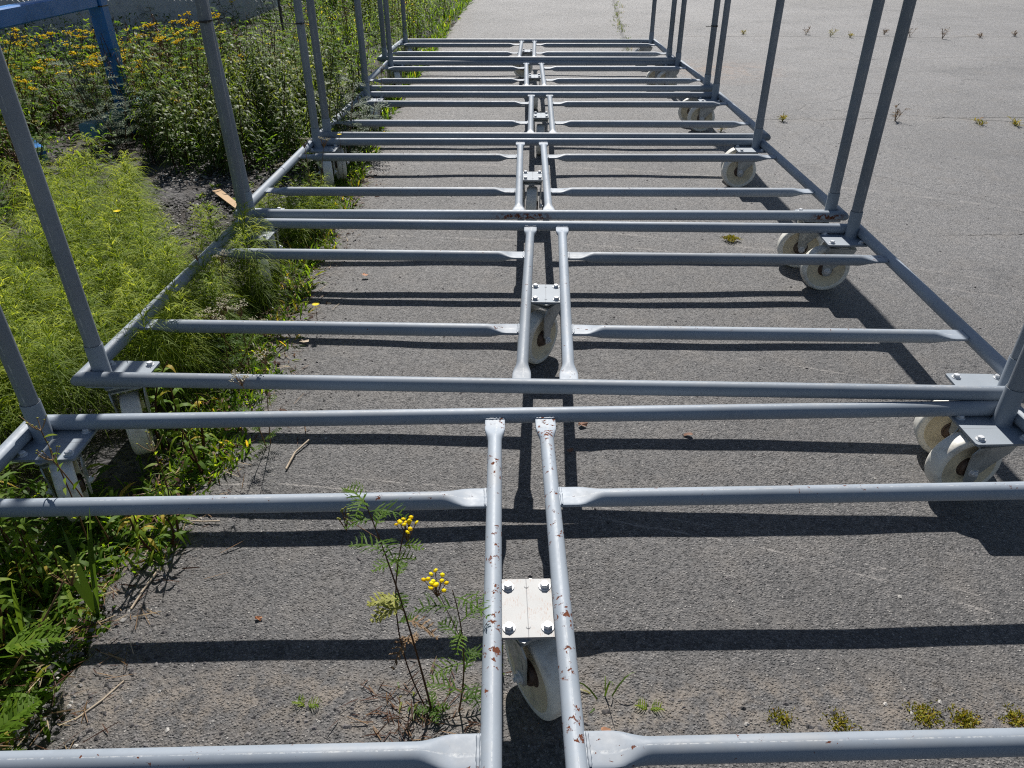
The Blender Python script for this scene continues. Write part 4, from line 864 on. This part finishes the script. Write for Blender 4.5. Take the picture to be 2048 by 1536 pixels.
# flowers seen singly
def daisy(x, y, h, lab):
    f, s_ = FB(), FB(); s_.stem(curve((x, y, -.02), (x + .01, y - .01, h), n=4), .0014, .001, .5); n = 14; a = np.arange(n) * 6.28 / n
    f.blades(np.array([(x + .01, y - .01, h)] * n), np.stack([np.cos(a), np.sin(a), .25 * np.ones(n)], 1), .013, .0045, .1, 2, [.6, 1, .5], twist=0.0); o = empty('yellow_daisy'); s_.build('stem', ML_d, o); f.build('petals', ML_f, o); tag(o, lab, 'flower', 'single yellow daisies')
daisy(-.72, 2.28, .10, 'single yellow daisy at the asphalt edge above the double shadow'); daisy(-1.46, 2.55, .33, 'single yellow daisy poking out of the horsetail'); daisy(-.97, 3.92, .26, 'yellow daisy beside the third trolley caster plate')
f, s_ = FB(), FB(); p = back(40, 66, .68)
for k in range(5):
    e = p + np.array([R.randn() * .04, R.randn() * .04, R.randn() * .03]); s_.stem(curve((p[0], p[1], -.02), e, (.03, 0, 0), 5), .003, .0015, .1); n = 40; f.blades(np.array([e] * n), rdir(n, 0, 90), .03, .005, .1, 2, tint=R.rand(n))
o = empty('purple_knapweed'); s_.build('stem', ML_d, o); f.build('flower_heads', ML_p, o); tag(o, 'purple flowering knapweed at the far left beneath the blue beam', 'knapweed')

# ------------------------------------------------------------------ litter, stones, sticks
def stones(name, P, rmin, rmax, mat, lab, flat=.6):
    V0 = np.array([(1, 0, 0), (-.9, .1, 0), (0, 1, .1), (.1, -.9, 0), (0, .1, 1), (0, 0, -1), (.6, .6, .5), (-.5, -.6, .6)])
    import itertools
    F0 = [[0, 2, 6], [2, 4, 6], [4, 0, 6], [0, 4, 3], [3, 4, 7], [4, 1, 7], [1, 3, 7], [4, 2, 1], [2, 0, 5], [0, 3, 5], [3, 1, 5], [1, 2, 5]]
    n = len(P); r = rmin + (rmax - rmin) * R.rand(n) ** 2.5; a = R.rand(n) * 6.28; J = 1 + R.randn(n, 8, 3) * .18
    V = V0[None] * J * r[:, None, None] * np.array([1, 1, flat]); ca, sa = np.cos(a)[:, None], np.sin(a)[:, None]
    V = np.stack([V[..., 0] * ca - V[..., 1] * sa, V[..., 0] * sa + V[..., 1] * ca, V[..., 2]], -1) + P[:, None, :]
    F = (np.array(F0)[None] + (np.arange(n) * 8)[:, None, None]).reshape(-1, 3)
    me = bpy.data.meshes.new(name); me.from_pydata(V.reshape(-1, 3).tolist(), [], F.tolist()); me.materials.append(mat); me.update()
    at = me.attributes.new('tint', 'FLOAT', 'FACE'); at.data.foreach_set('value', np.repeat(R.rand(n), 12).astype(np.float32))
    o = bpy.data.objects.new(name, me); col.objects.link(o); tag(o, lab, 'gravel', kind='stuff'); return o
t = NT('loose_stone'); at = t.n('Attribute'); at.attribute_name = 'tint'; cr = t.n('ValToRGB'); t.l(at.outputs['Fac'], cr.inputs[0])
for i, (p_, c_) in enumerate([(0, (.03, .028, .028)), (.5, (.11, .10, .10)), (.9, (.18, .17, .16)), (1, (.40, .38, .35))]):
    if i > 1: cr.color_ramp.elements.new(p_)
    cr.color_ramp.elements[i].position = p_; cr.color_ramp.elements[i].color = (*c_, 1)
t.l(cr.outputs[0], t.b.inputs['Base Color']); t.b.inputs['Roughness'].default_value = .8; M_stone = t.m
n = 5200; y = .6 + 4.2 * R.rand(n) ** 1.2; x = edge(y) - .02 + np.abs(R.randn(n)) * .13
P1 = np.stack([x, y, gh(x, y)], 1)
n = 1500; x = -.8 + 3.4 * R.rand(n); y = .6 + 5 * R.rand(n); P2_ = np.stack([x, y, gh(x, y)], 1)
n = 700; x = -.5 + 2.6 * R.rand(n); y = .80 + R.randn(n) * .03; P3 = np.stack([x, y, gh(x, y)], 1)
stones('loose_gravel', np.vstack([P1, P2_, P3]), .0012, .0062, M_stone, 'loose gravel and crumbled asphalt along the broken edge')
q = np.array(scatter(5000, [(-1.05, 3.2), (-1.5, 3.1), (-2.0, 3.6), (-2.1, 4.3), (-1.0, 4.6)])); stones('dark_gravel', np.c_[q, np.full(len(q), -.03)], .004, .013, M_stone, 'dark gravel on the bare patch beside the third trolley')
f = FB(); n = 1700; y = .55 + 3.6 * R.rand(n) ** 1.1; x = edge(y) + R.randn(n) * .07 + .02; f.blades(np.stack([x, y, gh(x, y) + .004], 1), rdir(n, -3, 9), .015 + .05 * R.rand(n) ** 2, .0016 + .002 * R.rand(n) ** 3, .02, 2, [.8, 1, .4], tint=R.rand(n))
n = 130; x = b0[0] - .03 + R.randn(n) * .06; y = b0[1] + R.randn(n) * .04; f.blades(np.stack([x, y, gh(x, y) + .003], 1), rdir(n, 0, 22), .012 + .03 * R.rand(n), .0022, .1, 2, [.8, 1, .4], tint=R.rand(n) * .7)
n = 420; y = 1.2 + 3.0 * R.rand(n); x = edge(y) + .0 + R.randn(n) * .06; f.blades(np.stack([x, y, gh(x, y) + .004], 1), rdir(n, 0, 40), .012 + .02 * R.rand(n), .009, .3, 2, [.5, 1, .2], tint=R.rand(n) * .5)
o = f.build('dry_litter', ML_d); tag(o, 'dry stems and dead leaf scraps along the asphalt edge', 'litter', kind='stuff')
M_wood = metal('bleached_wood', (.42, .34, .25), 0, .8, (.20, .14, .09), .6, 60)
def stick(pts, r, lab):
    mb = MB()
    for a, b in zip(pts[:-1], pts[1:]):
        A, B = back(*a, .004), back(*b, .006); A[2] += CAMH; B[2] += CAMH; tube(mb, A, B, r, seg=8)
    o = mb.build('stick', M_wood); tag(o, lab, 'stick', 'sticks on the ground')
stick([(572, 938), (590, 905), (618, 880)], .0026, 'pale bleached stick on the asphalt beneath the near end bars')
stick([(262, 1218), (285, 1182), (316, 1140)], .0022, 'pale straw on the asphalt edge above the near left shadow')
stick([(150, 1440), (205, 1400), (248, 1362)], .0020, 'thin dark twig on the asphalt near the bottom left')
stick([(365, 1040), (405, 1043), (440, 1042)], .0018, 'short straw lying beneath the near left slat')
def leaf_flat(u, v, s, c, lab):
    p = back(u, v, .006); mb = MB(); n = 9; a = np.arange(n) * 6.28 / n + R.rand(); r = s * (.7 + .5 * R.rand(n)) * (1 + .3 * np.cos(a)); V = [(0, 0, .004)] + [(r[i] * math.cos(a[i]), r[i] * math.sin(a[i]) * .6, .002 + .008 * R.rand()) for i in range(n)]
    V = np.array(V) + [p[0], p[1], .0]; mb.add(V, [[0, i + 1, (i + 1) % n + 1] for i in range(n)]); o = mb.build('dry_leaf', c, smooth=False); tag(o, lab, 'dry leaf', 'dry leaves on the asphalt')
M_leafo = metal('dry_leaf_orange', (.42, .20, .10), 0, .7); M_leafb = metal('dry_leaf_brown', (.20, .10, .06), 0, .7)
leaf_flat(1200, 1463, .016, M_leafo, 'curled orange-brown leaf right of the centre bars at the bottom'); leaf_flat(515, 1236, .008, M_leafo, 'small tan leaf on the asphalt left of the foreground tansy'); leaf_flat(1163, 848, .016, M_leafb, 'brown leaf just beyond the near centre bars')
leaf_flat(1374, 868, .014, M_leafb, 'dark curled leaf on the asphalt right of the centre bars'); leaf_flat(728, 548, .016, M_leafo, 'rusty brown leaf scrap under the second trolley'); leaf_flat(1138, 900, .012, M_leafb, 'dark leaf scrap in the shadow of the centre bar'); leaf_flat(606, 682, .018, M_wood, 'pale flat bark piece at the asphalt edge under the second trolley')
M_card = metal('cardboard', (.46, .31, .18), 0, .85, (.28, .17, .09), .5, 14)
A = [back(*q_, -.0) for q_ in ((424, 380), (440, 376), (474, 402), (470, 413))]; mb = MB(); V = np.array([(a[0], a[1], -.012 + (.004 if i in (0, 1) else .0)) for i, a in enumerate(A)]); V2 = V + [0, 0, .004]
mb.add(np.vstack([V, V2]), [[0, 3, 2, 1], [4, 5, 6, 7]] + [[i, (i + 1) % 4, (i + 1) % 4 + 4, i + 4] for i in range(4)]); o = mb.build('cardboard_strip', M_card, smooth=False); tag(o, 'torn brown cardboard strip lying on the dark gravel beside the third trolley', 'cardboard')

# ------------------------------------------------------------------ blue steel frame, netting and panel at the back left
M_blue = metal('blue_enamel', (.012, .15, .44), 0, .38, (.015, .05, .12), .4, 8); M_teal = metal('faded_blue_enamel', (.13, .27, .33), 0, .45, (.06, .12, .15), .5, 20)
t = empty('blue_steel_frame', (-2.68, 5.15, 0)); tag(t, 'blue painted box-section steel frame standing in the weeds at the back left', 'steel frame')
def part_beam(name, A, B, wd, ht, mat):
    mb = MB(); o_ = np.array([-2.68, 5.15, 0]); beam(mb, np.array(A) - o_, np.array(B) - o_, wd, ht); return mb.build(name, mat, t, smooth=False)
part_beam('post', (-2.68, 5.15, -.03), (-2.68, 5.15, 1.7), .092, .092, M_blue)
part_beam('top_beam', (-2.68, 5.08, .78), (-2.66, 3.2, .78), .075, .09, M_blue)
part_beam('foot_rail', (-2.67, 4.62, .10), (-2.67, 5.09, .10), .10, .09, M_teal); part_beam('foot_rail', (-2.67, 5.21, .10), (-2.67, 5.6, .10), .10, .09, M_teal)
part_beam('foot_rail', (-3.35, 4.9, .06), (-2.78, 4.25, .06), .08, .08, M_blue)
mb = MB(); beam(mb, (.0, 0, .735), (.0, 0, .742), .098, .098); mb.build('strap', M_tie, t, smooth=False)
# moss-grey curved panel (upturned hull-like sheet) behind the wire netting
M_grey = metal('weathered_grey_panel', (.55, .56, .59), 0, .6, (.24, .24, .25), .6, 5); M_pdark = metal('dark_opening', (.02, .022, .024), 0, .3)
t = empty('grey_panel', (-4.4, 8.8, 0)); tag(t, 'weathered grey rounded panel with a dark arched opening behind wire netting', 'panel')
xs = np.linspace(-1.9, 1.75, 30); mb = MB(); top = []; bot = []
def bx_(x_): return .34 + .42 * max(0, (x_ + .3) / 2.0) ** 1.7
V = []
for x_ in xs: b_ = bx_(x_); V += [(x_, -.10 * (1 - (x_ / 1.9) ** 2), b_ - .40), (x_, -.18, b_ + .02), (x_, -.20, b_ + .20), (x_, -.10, 1.25), (x_, .12, 1.25), (x_, .10, b_ - .38)]
F = [[i * 6 + j, (i + 1) * 6 + j, (i + 1) * 6 + (j + 1) % 6, i * 6 + (j + 1) % 6] for i in range(len(xs) - 1) for j in range(6)] + [list(range(6)), [(len(xs) - 1) * 6 + j for j in range(6)][::-1]]
mb.add(V, F); mb.build('shell', M_grey, t)
mb = MB(); V = []; xo = np.linspace(.35, 1.70, 16)
for x_ in xo: V += [(x_, -.205, bx_(x_) + .23), (x_, -.150, 1.22)]
V2 = [(a, b - .01, c_) for a, b, c_ in V]; m = len(V); mb.add(V2 + V, [[2 * i, 2 * i + 2, 2 * i + 3, 2 * i + 1] for i in range(15)] + [[m + 2 * i, m + 2 * i + 1, m + 2 * i + 3, m + 2 * i + 2] for i in range(15)]); mb.build('opening', M_pdark, t, smooth=False)
M_wire = metal('galvanised_wire', (.42, .43, .43), .8, .4)
t = empty('wire_netting', (-4.2, 8.0, 0)); tag(t, 'sagging hexagonal wire netting fence in front of the grey panel', 'wire netting'); f = FB(); gx, gz = .055, .05
for i in range(-32, 34):
    for j in range(30):
        x_ = i * gx + (j % 2) * gx / 2; z_ = j * gz; B = [(x_, .02 * math.sin(x_ * 5), z_), (x_, .02 * math.sin(x_ * 5), z_), (x_, .02 * math.sin(x_ * 5), z_ - gz * .5)]
        f.blades(B, [(gx / 2, 0, gz * .5), (-gx / 2, 0, gz * .5), (0, 0, 1)], [math.hypot(gx / 2, gz * .5)] * 2 + [gz * .5], .004, 0, 1, [1, 1], twist=0.0)
f.build('mesh', M_wire, t)
mb = MB()
for x_ in (-1.75, 0, 1.8): tube(mb, (x_, .03, -.03), (x_, .03, 1.6), .014, seg=10)
mb.build('fence_post', M_dark, t)
# far dark verge across the yard, top right
fb = FB(); n = 9000; y = 14.25 + R.rand(n) * 1.6; x = 4.4 + R.rand(n) * 9; fb.blades(np.stack([x, y, R.rand(n) * .25], 1), rdir(n, 10, 85), .12 + .12 * R.rand(n), .02, .5, 3, tint=np.clip(.25 + R.randn(n) * .3, 0, 1))
o = fb.build('verge_grass', ML); tag(o, 'dark overgrown verge along the far side of the yard', 'verge', kind='stuff')
